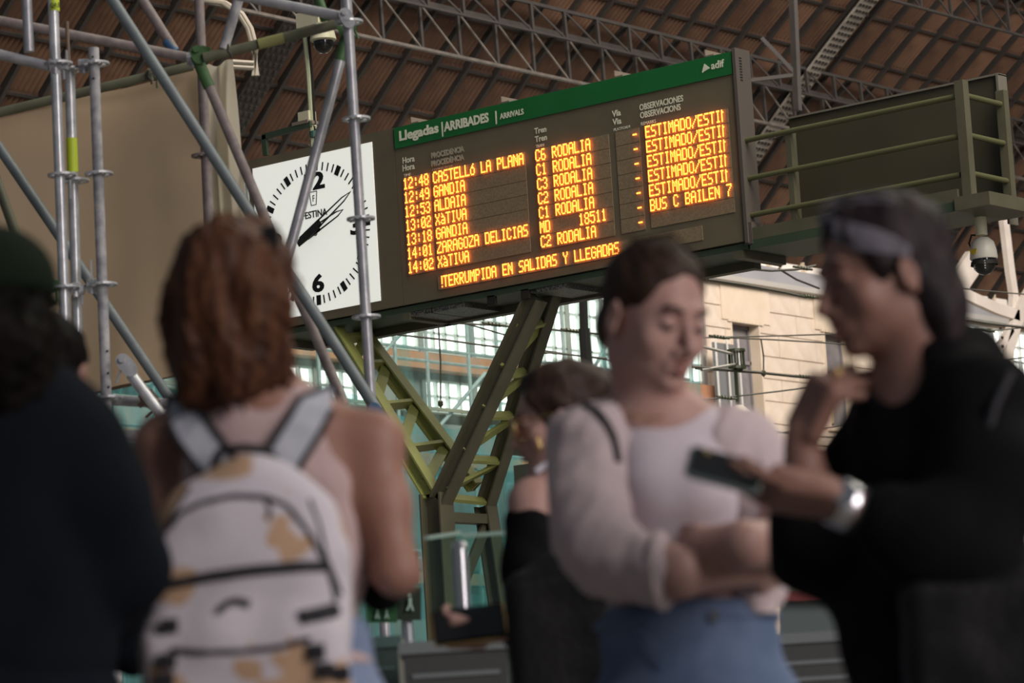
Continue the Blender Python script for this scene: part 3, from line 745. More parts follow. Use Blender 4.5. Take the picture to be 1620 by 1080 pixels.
# walkway running behind the boards, wider than the board, ends at the right past the blank panel
WY0, WY1 = YB + .02, YB + .62
xE = B(1515, 312).x
zW = zBot - .02
MB().abox(xL + .1, xR, WY0, WY1, zBot - .06, zBot - .012).build('walkway_deck', m_gdark, gan)
zE0, zE1 = (B(1190, 376).z + B(1515, 322).z) / 2, (B(1190, 357).z + B(1512, 302).z) / 2
MB().abox(xR + .03, xE, YB, YB + .04, zE0, zE1).build('kick_plate', m_oliveD, gan)
MB().abox(xR + .03, xE + .26, YB + .0, WY1, zE0 - .07, zE0 - .001).build('walkway_deck', m_gdark, gan)
MB().abox(xE - .02, xE + .28, YB - .02, WY1 + .05, zE0 - .07, zE0 + .03).build('end_channel', m_oliveD, gan)
for x in (xL + .12, xSplit, xR - .1): MB().abox(x - .04, x + .04, WY0, WY1, zBot - .12, zBot - .06).build('cross_beam', m_oliveD, gan)
MB().abox(xL + .2, xR - .3, WY1 - .1, WY1, zBot - .12, zBot - .06).build('rear_beam', m_oliveD, gan)
# rails right of the board
m_rail = mat('olive_rail_paint', (.12, .12, .055), .45)
def barY(x0, y0, x1, y1, d, r, name, mm, n=10): MB().tube([onY(x0, y0, YB + d), onY(x1, y1, YB + d)], r, n).build(name, mm, gan, smooth=True)
for (ya, yb) in ((228, 146), (289, 210), (349, 270)):
    a = onY(1180, ya, YB + .05); c = onY(1515, yb, YB + .05); z = (a.z + c.z) / 2; MB().tube([(xR, YB + .05, z), (onY(1520, yb, YB + .05).x, YB + .05, z)], .022, 10).build('hand_rail', m_rail, gan, smooth=True)
    p = onY(1526, 137, YB + .08)
    MB().tube([(p.x, YB + .05, z), (p.x, WY1, z)], .022, 10).build('end_rail', m_rail, gan, smooth=True)
ze = zE0
for (px, py, d, w) in ((1520, 128, .05, .075), (1250, 210, .09, .05)):
    p = onY(px, py, YB + d); MB().abox(p.x - w / 2, p.x + w / 2, YB + d - .04, YB + d + .04, ze, p.z).build('rail_post', m_oliveD, gan)
p = onY(1526, 137, YB + .08); MB().abox(p.x - .035, p.x + .035, WY1 - .04, WY1 + .03, ze, onY(1576, 146, WY1).z).build('rail_post', m_oliveD, gan)
# blank panel: back of another sign
bpn = thing('blank_sign_panel', 'back of a dark sheet metal sign behind the gantry rails at right', 'sign panel', onY(1250, 345, WY1 + .1))
a = onY(1248, 187, WY1 + .1); c = onY(1578, 122, WY1 + .1); d_ = onY(1592, 308, WY1 + .1); e = onY(1262, 356, WY1 + .1)
zt = (a.z + c.z) / 2; zb_ = min(d_.z, e.z); zb_ = ze - .05
m_panel = mat('dark_brown_olive_sheet', (.055, .048, .030), .55, col2=(.07, .06, .038), nscale=1.5)
MB().abox(a.x, c.x, WY1 + .1, WY1 + .14, zb_, zt).build('back_sheet', m_panel, bpn)
MB().abox(c.x + .001, c.x + .02, WY1 + .07, WY1 + .2, zb_ - .05, zt + .01).build('edge_frame', mat('pale_worn_edge', (.20, .18, .15), .5), bpn)
MB().abox(a.x - .015, c.x + .02, WY1 + .08, WY1 + .2, zt + .001, zt + .016).build('top_frame', MATS['pale_worn_edge'], bpn)
# clock-top handrail
hr = thing('clock_top_rail', 'small dark green bent rail standing on top of the clock casing', 'rail', onY(421, 246, YB + .12))
q = MB(); q.bar(onY(421, 246, YB + .12), onY(418, 214, YB + .12), .05, .03, (0, 1, 0)).bar(onY(416, 217, YB + .12), onY(492, 196, YB + .12), .03, .05, (0, 0, 1))
q.build('rail_bar', m_gdark, hr)

# ---- Y shaped pylon
def beam(p, q2, w, h, mm, name='pylon_chord', upv=(0, 1, 0)):
    """box section with sunken web: flanges and web"""
    m = MB(); p = Vector(p); q2 = Vector(q2); d = (q2 - p).normalized(); s = d.cross(Vector(upv)).normalized(); u = s.cross(d).normalized()
    for sg in (-1, 1): m.box((p + q2) / 2 + s * sg * (w / 2 - .008), (q2 - p) / 2, s * .008, u * h / 2)
    m.box((p + q2) / 2, (q2 - p) / 2, s * (w / 2 - .01), u * .012)
    m.box((p + q2) / 2 + u * (h / 2 - .02), (q2 - p) / 2, s * (w / 2 - .01), u * .006)
    return m.build(name, mm, gan)
RB, RT_ = .55, .55          # depth of the rear plane
YR_ = YB + .78
fk = onY(690, 795, YB + .1); 
L1a, L1b = onY(684, 782, YB + .1), onY(528, 522, YB + .1)
R1a, R1b = onY(697, 792, YB + .1), onY(848, 470, YB + .1)
YRB = YB + .72; YRT = YB + .45
L2a, L2b = onY(752, 770, YRB), onY(568, 522, YRT)
R2a, R2b = onY(768, 800, YRB), onY(876, 455, YRT)
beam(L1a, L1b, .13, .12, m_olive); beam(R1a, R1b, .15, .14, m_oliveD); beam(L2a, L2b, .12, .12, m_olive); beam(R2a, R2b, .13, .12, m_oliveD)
def lac(P0, P1, Q0, Q1, ts, mm, mm2):
    for i, t in enumerate(ts):
        a = P0.lerp(P1, t); c = Q0.lerp(Q1, t); MB().bar(a, c, .10, .03, (P1 - P0)).build('pylon_rung', mm, gan)
        if i: 
            c0 = Q0.lerp(Q1, t - .015); aa = P0.lerp(P1, ts[i - 1] + .03)
            MB().bar(aa, c0, .03, .09, (0, 1, .3)).build('pylon_lacing', mm2, gan)
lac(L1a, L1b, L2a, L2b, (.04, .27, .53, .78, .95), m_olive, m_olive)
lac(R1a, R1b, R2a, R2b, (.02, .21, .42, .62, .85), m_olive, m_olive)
f0 = onY(690, 790, YB + .1)
beam((f0.x, YB + .1, 0), (f0.x, YB + .1, f0.z + .05), .22, .18, m_oliveD)
rb_ = onY(795, 985, YRB); dirv = (rb_ - R2a) / (rb_.z - R2a.z); R0 = R2a - dirv * R2a.z
beam(R0, R2a, .14, .14, m_oliveD)
for py, px in ((822, 770), (985, 795)):
    z = onY(px, py, YRB).z; t = (z) / R2a.z; c = R0.lerp(R2a, t); MB().bar((f0.x, YB + .1, z), c, .12, .08, (0, 0, 1)).build('pylon_rung', m_oliveD, gan)
za = onY(765, 825, YRB).z; zb2 = onY(700, 960, YB + .1).z
MB().bar((f0.x + .05, YB + .12, zb2 - .1), R0.lerp(R2a, za / R2a.z), .03, .10, (0, 1, .3)).build('pylon_lacing', m_oliveD, gan)
MB().bar((f0.x + .05, YB + .12, .2), R0.lerp(R2a, (zb2 - .15) / R2a.z), .03, .10, (0, 1, .3)).build('pylon_lacing', m_oliveD, gan)
MB().abox(f0.x - .35, R0.x + .3, YB - .2, YRB + .3, 0, .05).build('base_plate', m_oliveD, gan)

# ---- hanging black post and departures sign behind the woman with glasses
DS = at(925, 600, 38)
sg = thing('hanging_departures_sign', 'dark sign box with small pale lettering on a black drop post', 'sign', at(928, 740, 38))
MB().tube([at(921, 425, 38), at(924, 520, 38)], .045, 8).tube([at(924, 520, 38), at(930, 600, 38)], .06, 8).build('drop_post', mat('black_post', (.02, .02, .018), .5), sg, smooth=True)
m_sign = mat('dark_green_grey_sign', (.055, .065, .045), .5)
YS_ = at(900, 640, 38).y
P = onY(801, 610, YS_); Q = onY(990, 590, YS_); zt = (P.z + Q.z) / 2; zb3 = onY(820, 718, YS_).z
MB().abox(P.x, Q.x, YS_, YS_ + .2, zb3, zt).build('sign_box', m_sign, sg)
z5, z6 = onY(822, 735, YS_).z, onY(822, 782, YS_).z
MB().abox(P.x + .03, Q.x, YS_, YS_ + .2, z6, z5).build('sign_box', m_sign, sg)
MB().abox(P.x + .2, P.x + .24, YS_ + .05, YS_ + .15, z5, zb3).build('sign_link', m_iron, sg)
for s, px, py, h in (('H', 813, 637, .085), ('TRAIN', 946, 613, .05), ('TIME', 818, 660, .04)):
    p = onY(px, py, YS_); text('lettering', s, (p.x, YS_ - .005, p.z), h, m_letterd, sg)
MB().abox(P.x + .05, P.x + .25, YS_ - .012, YS_ - .001, zb3 + .12, zb3 + .45).build('display_module', m_mod, sg)
MB().tube([Vector((DS.x, YS_ + .1, z6)), Vector((DS.x, YS_ + .1, 0))], .05, 8).build('sign_post', m_iron, sg)

# ================================================================ CCTV DOMES
m_cctv = mat('cream_camera_shell', (.78, .74, .56), .45, col2=(.70, .66, .46), nscale=8); m_dome = mat('smoked_dome', (.01, .01, .01), .08, spec=.8)
def ell(c, rx, rz, n=18, z0=-1, z1=1):
    pr_ = [];
    for k in range(11):
        z = z0 + (z1 - z0) * k / 10; pr_.append((rx * math.sqrt(max(0, 1 - z * z)), rz * z))
    return MB().lathe(c, pr_, n)
cv = thing('dome_camera', 'cream dome security camera on a thin conduit post above the clock', 'camera', onY(493, 232, YB + .2))
D0 = lambda x, y: onY(x, y, YB + .2)
MB().tube([D0(496, 235), D0(489, 120), D0(482, 45)], .026, 8).build('post', mat('pale_green_conduit', (.52, .54, .36), .5), cv, smooth=True)
MB().tube([D0(500, 235), D0(494, 120), D0(487, 50)], .011, 6).build('cable', m_iron, cv)
p = D0(488, 33); MB().abox(p.x - .09, p.x + .16, p.y - .06, p.y + .06, p.z - .06, p.z + .07).build('junction_box', m_cctv, cv)
MB().bar(D0(496, 30), D0(517, 45), .08, .07).build('arm', m_cctv, cv)
c = D0(511, 58); MB().lathe(c, [(0, .13), (.06, .12), (.10, .04), (.115, -.03), (.10, -.04), (0, -.045)], 20).build('shell', m_cctv, cv, smooth=True)
ell(c + Vector((0, 0, -.045)), .088, .105, z0=-1, z1=0).build('dome', m_dome, cv, smooth=True)
p = D0(486, 190); MB().abox(p.x - .06, p.x + .06, p.y - .05, p.y + .05, p.z - .02, p.z + .07).build('cable_clamp', m_cctv, cv)
MB().abox(p.x - .09, p.x + .09, p.y - .1, p.y + .1, p.z - .05, p.z - .021).build('clamp_plate', MATS['dusty_stay_metal'], cv)
q = MB(); c5 = D0(497, 212)
q.lathe(c5, [(0, -.04), (.04, -.03), (.045, .02), (0, .04)], 12); q.build('cable_gland', mat('teal_gland', (.05, .13, .11), .4), cv)
q = MB().tube([D0(488, 190), D0(500, 200), D0(497, 215), D0(490, 230)], .012, 6).build('loose_cable', m_cctv, cv)
cv2 = thing('dome_camera', 'white dome security camera with a yellow sticker hanging under the walkway end', 'camera', onY(1555, 430, YB + .4))
D1 = lambda x, y: onY(x, y, YB + .4)
MB().tube([D1(1550, 335), D1(1553, 372)], .045, 12).build('mount_stem', m_cctv, cv2, smooth=True)
m_wc = mat('white_camera_shell', (.72, .68, .62), .4)
c = D1(1556, 402)
MB().lathe(c, [(0, .13), (.05, .125), (.085, .09), (.10, .03), (.105, -.03), (.10, -.04), (0, -.045)], 22).build('shell', m_wc, cv2, smooth=True)
ell(c + Vector((0, 0, -.04)), .094, .12, z0=-1, z1=0).build('dome', m_dome, cv2, smooth=True)
MB().lathe(c + Vector((0, 0, -.055)), [(.098, 0), (.103, -.03)], 22).build('dome_ring', m_iron, cv2)
q = MB()
for sx in (-1, 1):
    for k in range(4): q.disc(c + Vector((sx * .045 + .01, -.085, -.065 - k * .018)), (0, 1, 0), .006, .006, 8)
q.build('infrared_led', mat('pale_lens', (.6, .6, .6), .3), cv2)
q = MB(); q.poly([c + Vector((-.06, -.095, .03)), c + Vector((.01, -.107, .035)), c + Vector((.0, -.107, .0)), c + Vector((-.03, -.105, -.01)), c + Vector((-.05, -.10, .005))], (0, -.003, 0)); q.build('yellow_sticker', mat('yellow_sticker', (.6, .42, .03), .5), cv2)
q = MB().tube([D1(1549, 372), D1(1537, 372), D1(1533, 385), D1(1538, 398)], .008, 6).build('loose_cable', m_iron, cv2)
sp = thing('small_sensor', 'small pale sensor box under the walkway edge above the grey haired woman', 'sensor', onY(1466, 350, YB + .3))
p = onY(1466, 350, YB + .3); MB().abox(p.x - .02, p.x + .03, p.y - .03, p.y + .03, p.z, p.z + .10).build('sensor_body', m_wc, sp)

# ================================================================ FOREGROUND SCAFFOLD ON THE LEFT
m_galv = mat('galvanised_tube', (.44, .44, .46), .38, metal=.35, col2=(.33, .33, .36), nscale=14, bump=.1)
m_galvb = mat('bright_galvanised_tube', (.62, .63, .65), .32, metal=.35, col2=(.42, .43, .45), nscale=14)
m_pink = mat('pinkish_dusty_tube', (.27, .23, .22), .6, col2=(.19, .15, .15), nscale=22)
m_dusty = mat('plaster_spattered_tube', (.46, .45, .46), .6, col2=(.24, .24, .26), nscale=16)
m_blueg = mat('blue_grey_tube', (.17, .20, .21), .5, col2=(.13, .155, .165), nscale=10)
m_gtube = mat('greenish_brown_tube', (.13, .135, .085), .6, col2=(.10, .10, .065), nscale=9)
m_lime = mat('lime_marking_tape', (.50, .62, .03), .5)
m_grn = mat('green_painted_coupler', (.06, .15, .045), .55, col2=(.045, .11, .035), nscale=20)
m_bluep = mat('blue_painted_tube_end', (.05, .13, .26), .5)
m_rust = mat('rusty_tube_steel', (.20, .13, .09), .7, col2=(.14, .10, .08), nscale=20)
SD = 16.5; TR = .0243
scf = thing('tube_scaffold', 'galvanised tube scaffold with rosettes and diagonal braces at the left', 'scaffold', at(150, 1000, SD) * 1.0)
scf.location.z = 0
def Tb(name, a, c, mm, D=SD, D2=None, r=TR, ground=False, lab=None):
    p = at(a[0], a[1], D); q2 = at(c[0], c[1], D if D2 is None else D2)
    if ground: d = (q2 - p); q2 = q2 + d * ((0 - q2.z) / d.z)
    o = MB().tube([p, q2], r, 16).build(name, mm, scf, smooth=True)
    if lab: o['label'] = lab
    return o
ROS = MB()
for k in range(8):
    t = k / 8 * 2 * math.pi; t2 = t + math.pi / 8
ringv = MB()
def rosette(x, y, D=SD, mm=None):
    c = at(x, y, D); q = MB(); q.lathe(c, [(.024, -.005), (.034, -.005), (.034, .005), (.024, .005)], 24)
    for k in range(8):
        t = k / 8 * 2 * math.pi + .2; a = Vector((math.cos(t), math.sin(t), 0)); sd = Vector((-a.y, a.x, 0)); q.box(c + a * .046, a * .014, sd * .006, (0, 0, .005))
    q.lathe(c, [(.056, -.005), (.066, -.005), (.066, .005), (.056, .005), (.056, -.005)], 24)
    return q.build('rosette', mm or m_galvb, scf, smooth=False)
def sleeve(x, y, x2, y2, mm, r=.0256, D=SD, name='marking_band', lab=None):
    o = MB().tube([at(x, y, D), at(x2, y2, D)], r, 16).build(name, mm, scf, smooth=True)
    if lab: o['label'] = lab
Tb('scaffold_pole', (82.5, -40), (103, 510), m_galvb, ground=True, lab='bright new galvanised pole'); sleeve(85, 0, 85.6, 18, m_lime); text('lettering', 'QREC', at(79, 12, SD - .04), .022, m_blk, scf, sx=.8, M=Rz @ M_BOARD)
Tb('scaffold_pole', (110, 112), (122, 505), m_galvb, D=SD + .12, ground=True); sleeve(113.2, 219, 115, 273, m_lime, D=SD + .12, r=.0257)
Tb('spigot', (105.5, 34), (109.5, 114), m_rust, D=SD + .12, r=.009)
Tb('scaffold_pole', (148, 76), (168, 620), m_dusty, ground=True); sleeve(170, 668, 171.5, 692, m_lime)
Tb('scaffold_pole', (546, -40), (585, 600), m_galv, ground=True)
Tb('scaffold_pole', (314, -20), (331, 372), m_pink, D=SD + 1.0, ground=True)
Tb('scaffold_pole', (41, -30), (46, 82), m_galv, r=.024)
for (x, y, d) in ((92.5, 101, 0), (98, 277, 0), (104, 455, 0), (113, 110, .12), (119, 286, .12), (126, 456, .12), (150.5, 101, 0), (156.5, 275, 0), (163, 450, 0), (171, 629, 0), (563.5, 188, 0), (571, 346, 0), (579.5, 501, 0), (552, 35, 0)): rosette(x, y, SD + d)
rosette(324, 246, SD + 1.0, m_pink)
Tb('ledger', (-30, 27), (298, 91), m_pink, D=SD + .6)
Tb('ledger', (-30, 79), (78, 105), m_galv)
Tb('ledger', (-30, 185), (305, 104), m_gtube, D=SD + 1.4); 
Tb('ledger', (322, 92), (545, 35), m_gtube, D=SD + .3); sleeve(409, 70, 449, 60, mat('yellowed_tube_sticker', (.27, .27, .10), .6), D=SD + .29, r=.0258)
Tb('ledger', (372, -8), (545, 27), m_galv, D=SD + .05)
Tb('brace', (165, -20), (597, 649), m_blueg, D=SD - .12, r=.026, lab='long blue grey diagonal brace')
Tb('brace', (210, -25), (276, 80), m_pink, D=SD + .75); sleeve(263, 64, 277, 82, m_bluep, D=SD + .75)
Tb('brace', (312, 92), (545, 640), m_pink, D=SD + .35, lab='dull brown brace with a green end'); sleeve(310, 88, 331, 138, m_grn, D=SD + .35, r=.028)
Tb('brace', (380, -10), (354, 78), m_dusty, D=SD + .3)
Tb('brace', (548, 60), (454, 412), m_galv, D=SD + .2); sleeve(548, 60, 538, 96, m_grn, D=SD + .2, r=.026)
Tb('brace', (497, -20), (515, 32), m_grn, D=SD + .25)
Tb('brace', (-20, 206), (275, 640), m_blueg, D=SD + .5)
Tb('brace', (-20, 245), (45, 425), m_gtube, D=SD + .8)
Tb('ledger', (165, 632), (330, 642), m_galv, D=SD + .1); Tb('ledger', (165, 687), (330, 692), m_galv, D=SD + .1)
Tb('ledger', (90, 628), (330, 577), m_rust, D=SD + 1.6)
Tb('bracket_tube', (207, 592), (262, 665), m_galvb, D=SD - .05, r=.026)
# flattened brace ends, couplers and wedges
def plate(x, y, ang, L, w, mm, D, name='brace_end'):
    c = at(x, y, D); u = RTH * math.cos(ang) + Vector((0, 0, 1)) * math.sin(ang); v = RTH * -math.sin(ang) + Vector((0, 0, 1)) * math.cos(ang)
    q = MB(); n = 16; pts = []
    for k in range(n):
        t = 2 * math.pi * k / n; pts.append(c + u * (L / 2 * math.copysign(abs(math.cos(t)) ** .6, math.cos(t))) + v * (w / 2 * math.sin(t)))
    q.poly(pts, FWH * .012); q.disc(c + u * L * .25 - FWH * .008, FWH, w * .2, .02, 10)
    return q.build(name, mm, scf)
plate(200, 577, math.radians(128), .12, .07, m_galvb, SD - .09); plate(597, 652, math.radians(-58), .10, .055, m_bluep, SD - .16); plate(314, 86, math.radians(115), .09, .07, m_grn, SD + .3)
plate(549, 28, math.radians(115), .10, .06, m_galvb, SD - .06)
def coupler(x, y, mm, D=SD, s=.035, ang=0):
    c = at(x, y, D); q = MB(); u = RTH * math.cos(ang) + Vector((0, 0, 1)) * math.sin(ang); v = RTH * -math.sin(ang) + Vector((0, 0, 1)) * math.cos(ang)
    q.tube([c - u * s * .9, c + u * s * .9], .033, 12); q.tube([c - v * s * .8, c + v * s * .8], .028, 12)
    q.box(c + u * s * 1.25, u * .012, v * .022, FWH * .014); q.disc(c - v * s - FWH * .02, v, .012, .03, 8); q.tube([c + u * s * 1.2, c + u * s * 1.2 - v * .07], .006, 6)
    return q.build('coupler', mm, scf)
coupler(78, 452, m_grn, SD - .02, .028); coupler(236, 630, m_rust, SD + .02, .045, -.9); coupler(545, 45, m_grn, SD + .16, .035, .3); coupler(305, 93, m_galv, SD + .5, .03); coupler(322, 90, m_grn, SD + .4, .03, 1.2)
coupler(88, 103, m_galv, SD, .03); coupler(133, 104, m_galv, SD + .05, .026); coupler(146, 452, m_galvb, SD + .05, .024); coupler(240, 118, m_gtube, SD + 1.38, .02) ; coupler(120, 458, m_galvb, SD + .06, .022)
for (x, y) in ((145, 427), (106, 95), (112, 300)):
    c = at(x, y, SD); MB().box(c, RTH * .004, FWH * .012, (0, 0, .045)).build('wedge', m_galvb, scf)
MB().tube([at(195, 575, SD - .08), at(184, 606, SD - .08)], .006, 6).build('locking_pin', m_galv, scf)
q = MB()
for (x, ys_) in ((145, (90, 124)), (152, (555, 590, 612, 650)), (119, (590,)),):
    for y_ in ys_:
        xx = x + (y_ - 90) * .034 if x != 119 else 124; q.disc(at(xx + 2, y_, SD - .024), FWH, .005, .006, 8)
q.build('pole_hole', m_iron, scf)
for (x, y) in ((238, 121), (364, 80)):
    MB().tube([at(x - 3, y - 10, SD + .2), at(x - 4, y, SD + .2), at(x + 1, y + 6, SD + .2), at(x + 2, y + 12, SD + .2)], .005, 6).build('wire_tie', m_iron, scf)

# tarpaulin hung behind the scaffold
m_tarp = mat('tan_translucent_tarpaulin', (.72, .53, .35), .8, col2=(.56, .45, .32), nscale=.9, bump=.15, bscale=3, lo=.3, hi=.7)
m_tarp2 = mat('pale_tarpaulin', (.68, .62, .50), .8, col2=(.58, .53, .43), nscale=1.2)
for m__ in (m_tarp, m_tarp2):
    nt = m__.node_tree; pb = nt.nodes['Principled BSDF']; mo = nt.nodes['Material Output']; tl = nt.nodes.new('ShaderNodeBsdfTranslucent'); mx = nt.nodes.new('ShaderNodeMixShader'); mx.inputs[0].default_value = .55
    src = pb.inputs['Base Color'].links[0].from_socket; nt.links.new(src, tl.inputs[0]); nt.links.new(pb.outputs[0], mx.inputs[1]); nt.links.new(tl.outputs[0], mx.inputs[2]); nt.links.new(mx.outputs[0], mo.inputs[0])
def tarp(cs, mm, label, D, seed, hang=None):
    A_, B_, C_, D_ = [at(x, y, D) for x, y in cs]; r = random.Random(seed)
    p0, p1 = r.uniform(0, 6), r.uniform(0, 6)
    def fn(u, v):
        p = A_.lerp(B_, u).lerp(D_.lerp(C_, u), v)
        d = .05 * math.sin(u * 9 + v * 3 + p0) + .035 * math.sin(u * 5 - v * 7 + p1) + .02 * math.sin(u * 23 + v * 2) * v
        return p + FWH * d
    m = MB().grid(fn, 40, 30); b_ = len(m.v); n = len(m.f)
    o = m.build('tarpaulin', mm, None, smooth=True, org=Vector(((A_.x + C_.x) / 2, (A_.y + C_.y) / 2, min(C_.z, D_.z))))
    o['label'] = label; o['category'] = 'tarpaulin'
tarp([(-120, 212), (326, 103), (350, 578), (-120, 680)], m_tarp, 'wide tan tarpaulin hanging from the tube behind the left scaffold', SD + 1.5, 3)
tarp([(318, 106), (368, 94), (396, 395), (342, 590)], m_tarp2, 'narrow paler tarpaulin strip beside the clock', SD + 1.45, 5)

# ================================================================ GLASS BARRIER, GATES AND SIGN BEHIND THE PEOPLE
m_glass = mat('greenish_barrier_glass', (.75, .95, .88), .03, trans=.9, spec=.5); 
def thin_glass(name, tint, refl):
    m = bpy.data.materials.new(name); m.use_nodes = True; nt = m.node_tree; N = nt.nodes; L = nt.links; N.clear()
    out = N.new('ShaderNodeOutputMaterial'); mx = N.new('ShaderNodeMixShader'); t = N.new('ShaderNodeBsdfTransparent'); g = N.new('ShaderNodeBsdfGlossy'); g.inputs['Roughness'].default_value = .05
    t.inputs[0].default_value = (*tint, 1); mx.inputs[0].default_value = refl; L.new(t.outputs[0], mx.inputs[1]); L.new(g.outputs[0], mx.inputs[2]); L.new(mx.outputs[0], out.inputs[0]); return m
m_bg = thin_glass('thin_barrier_glass', (.78, .92, .88), .06)
m_steel = mat('brushed_steel', (.55, .56, .58), .25, metal=.9)
m_cab = mat('dark_grey_cabinet', (.055, .057, .055), .45); m_cab2 = mat('grey_cabinet_top', (.17, .19, .19), .4)
GD = 10.0
gb = thing('glass_barrier', 'tall clear glass barrier with a bright steel post behind the black handbag', 'barrier', at(727, 1000, GD)); gb.location.z = 0
def gpane(x0, x1, yt, D, D2=None):
    a = at(x0, yt, D); c = at(x1, yt + (-8), D2 or D); q = MB(); n_ = (c - a).cross(Vector((0, 0, 1))).normalized() * .006
    q.poly([Vector((a.x, a.y, .3)), Vector((c.x, c.y, .3)), c, a], n_ * 2); q.build('glass_pane', m_bg, gb)
    MB().bar(a + Vector((0, 0, .004)), c + Vector((0, 0, .004)), .014, .01).build('pane_edge', mat('pale_green_glass_edge', (.30, .42, .36), .3), gb)
gpane(675, 726, 853, GD, GD + .5); gpane(731, 850, 850, GD)
a = at(727, 868, GD - .02); MB().tube([Vector((a.x, a.y, 0)), a], .022, 14).build('steel_post', m_steel, gb, smooth=True)
MB().lathe(a, [(.022, 0), (.024, .004), (.018, .02), (0, .026)], 14).build('post_cap', m_steel, gb, smooth=True)
def gate(label, x0, x1, yt, D, mm=m_cab):
    a = at(x0, yt, D); c = at(x1, yt, D); t = thing('ticket_gate', label, 'ticket gate', ((a.x + c.x) / 2, (a.y + c.y) / 2, 0)); mid = (a + c) / 2; h = (c - a).length / 2; z = (a.z + c.z) / 2
    MB().box(Vector((mid.x, mid.y, z / 2)) + FWH * .3, RTH * h, FWH * .3, (0, 0, z / 2 - .03)).build('cabinet', mm, t)
    MB().box(Vector((mid.x, mid.y, z - .015)) + FWH * .3, RTH * (h + .012), FWH * .31, (0, 0, .016)).build('top_plate', m_cab2, t)
    for k in range(6):
        MB().box(Vector((mid.x, mid.y, z - .09 - k * .05)) - FWH * .002, RTH * h * .85, FWH * .004, (0, 0, .006)).build('vent_slat', m_cab2, t)
    return t
gate('dark slatted ticket gate cabinet below the steel post', 637, 800, 1012, GD - .3)
gate('grey ticket gate cabinet with a pale top between the two women', 545, 628, 1008, GD + .4, mat('mid_grey_cabinet', (.10, .105, .10), .4))
gate('dark ticket gate cabinet behind the crossed arms woman at lower right', 1228, 1345, 1000, GD + 1.2)
# exit pictogram sign
es = thing('exit_pictogram_sign', 'dark green sign with pale pictograms beyond the raised bare elbow', 'sign', at(630, 985, 12.5)); es.location.z = 0
q = MB()
def quad(x0, y0, x1, y1, D, name, mm, t, th=.02):
    a = at(x0, y0, D); c = at(x1, y0, D); d_ = at(x1, y1, D); e_ = at(x0, y1, D); return MB().poly([a, c, d_, e_], FWH * th).build(name, mm, t)
m_sgn = mat('black_green_sign', (.02, .035, .02), .4); m_pic = mat('pale_pictogram', (.35, .50, .42), .5)
quad(626, 872, 662, 922, 12.5, 'sign_plate', m_sgn, es); quad(626, 930, 666, 980, 12.5, 'sign_plate', m_sgn, es); quad(580, 955, 628, 984, 12.48, 'sign_plate', mat('green_sign', (.02, .09, .03), .4), es)
def man(x, y, s, D):
    c = at(x, y, D); u = RTH * s; v = Vector((0, 0, s)); q = MB(); q.disc(c + v * .9, FWH, s * .17, .006, 12)
    q.poly([c + u * -.12 + v * .65, c + u * .2 + v * .65, c + u * .15 + v * .1, c + u * .35 + v * -.6, c + u * .15 + v * -.6, c + v * -.1, c + u * -.25 + v * -.6, c + u * -.42 + v * -.5, c + u * -.15 + v * .05], FWH * .006)
    return q.build('running_figure', m_pic, es)
man(649, 956, .035, 12.48); man(652, 905, .028, 12.48); man(597, 972, .022, 12.46); man(612, 972, .022, 12.46)
a = at(644, 985, 12.55); MB().tube([Vector((a.x, a.y, 0)), Vector((a.x, a.y, at(644, 872, 12.55).z))], .02, 8).build('sign_stand', m_steel, es)
lb = thing('leaflet_rack', 'blurred pale rack with a red top rail between the hips of the two talking women', 'rack', at(1280, 1000, 13)); lb.location.z = 0
quad(1215, 900, 1245, 950, 13, 'pale_green_panel', mat('pale_green_panel', (.30, .48, .38), .5), lb); quad(1245, 885, 1345, 942, 13, 'dull_panel', mat('dull_olive_panel', (.13, .14, .09), .6), lb); quad(1240, 936, 1345, 950, 12.95, 'red_rail', mat('dark_red_rail', (.16, .02, .02), .5), lb); quad(1235, 950, 1345, 1100, 13, 'grey_panel', mat('grey_teal_panel', (.10, .13, .125), .5), lb)
a = at(1290, 950, 13.05); MB().tube([Vector((a.x, a.y, 0)), a], .02, 8).build('rack_post', m_steel, lb)
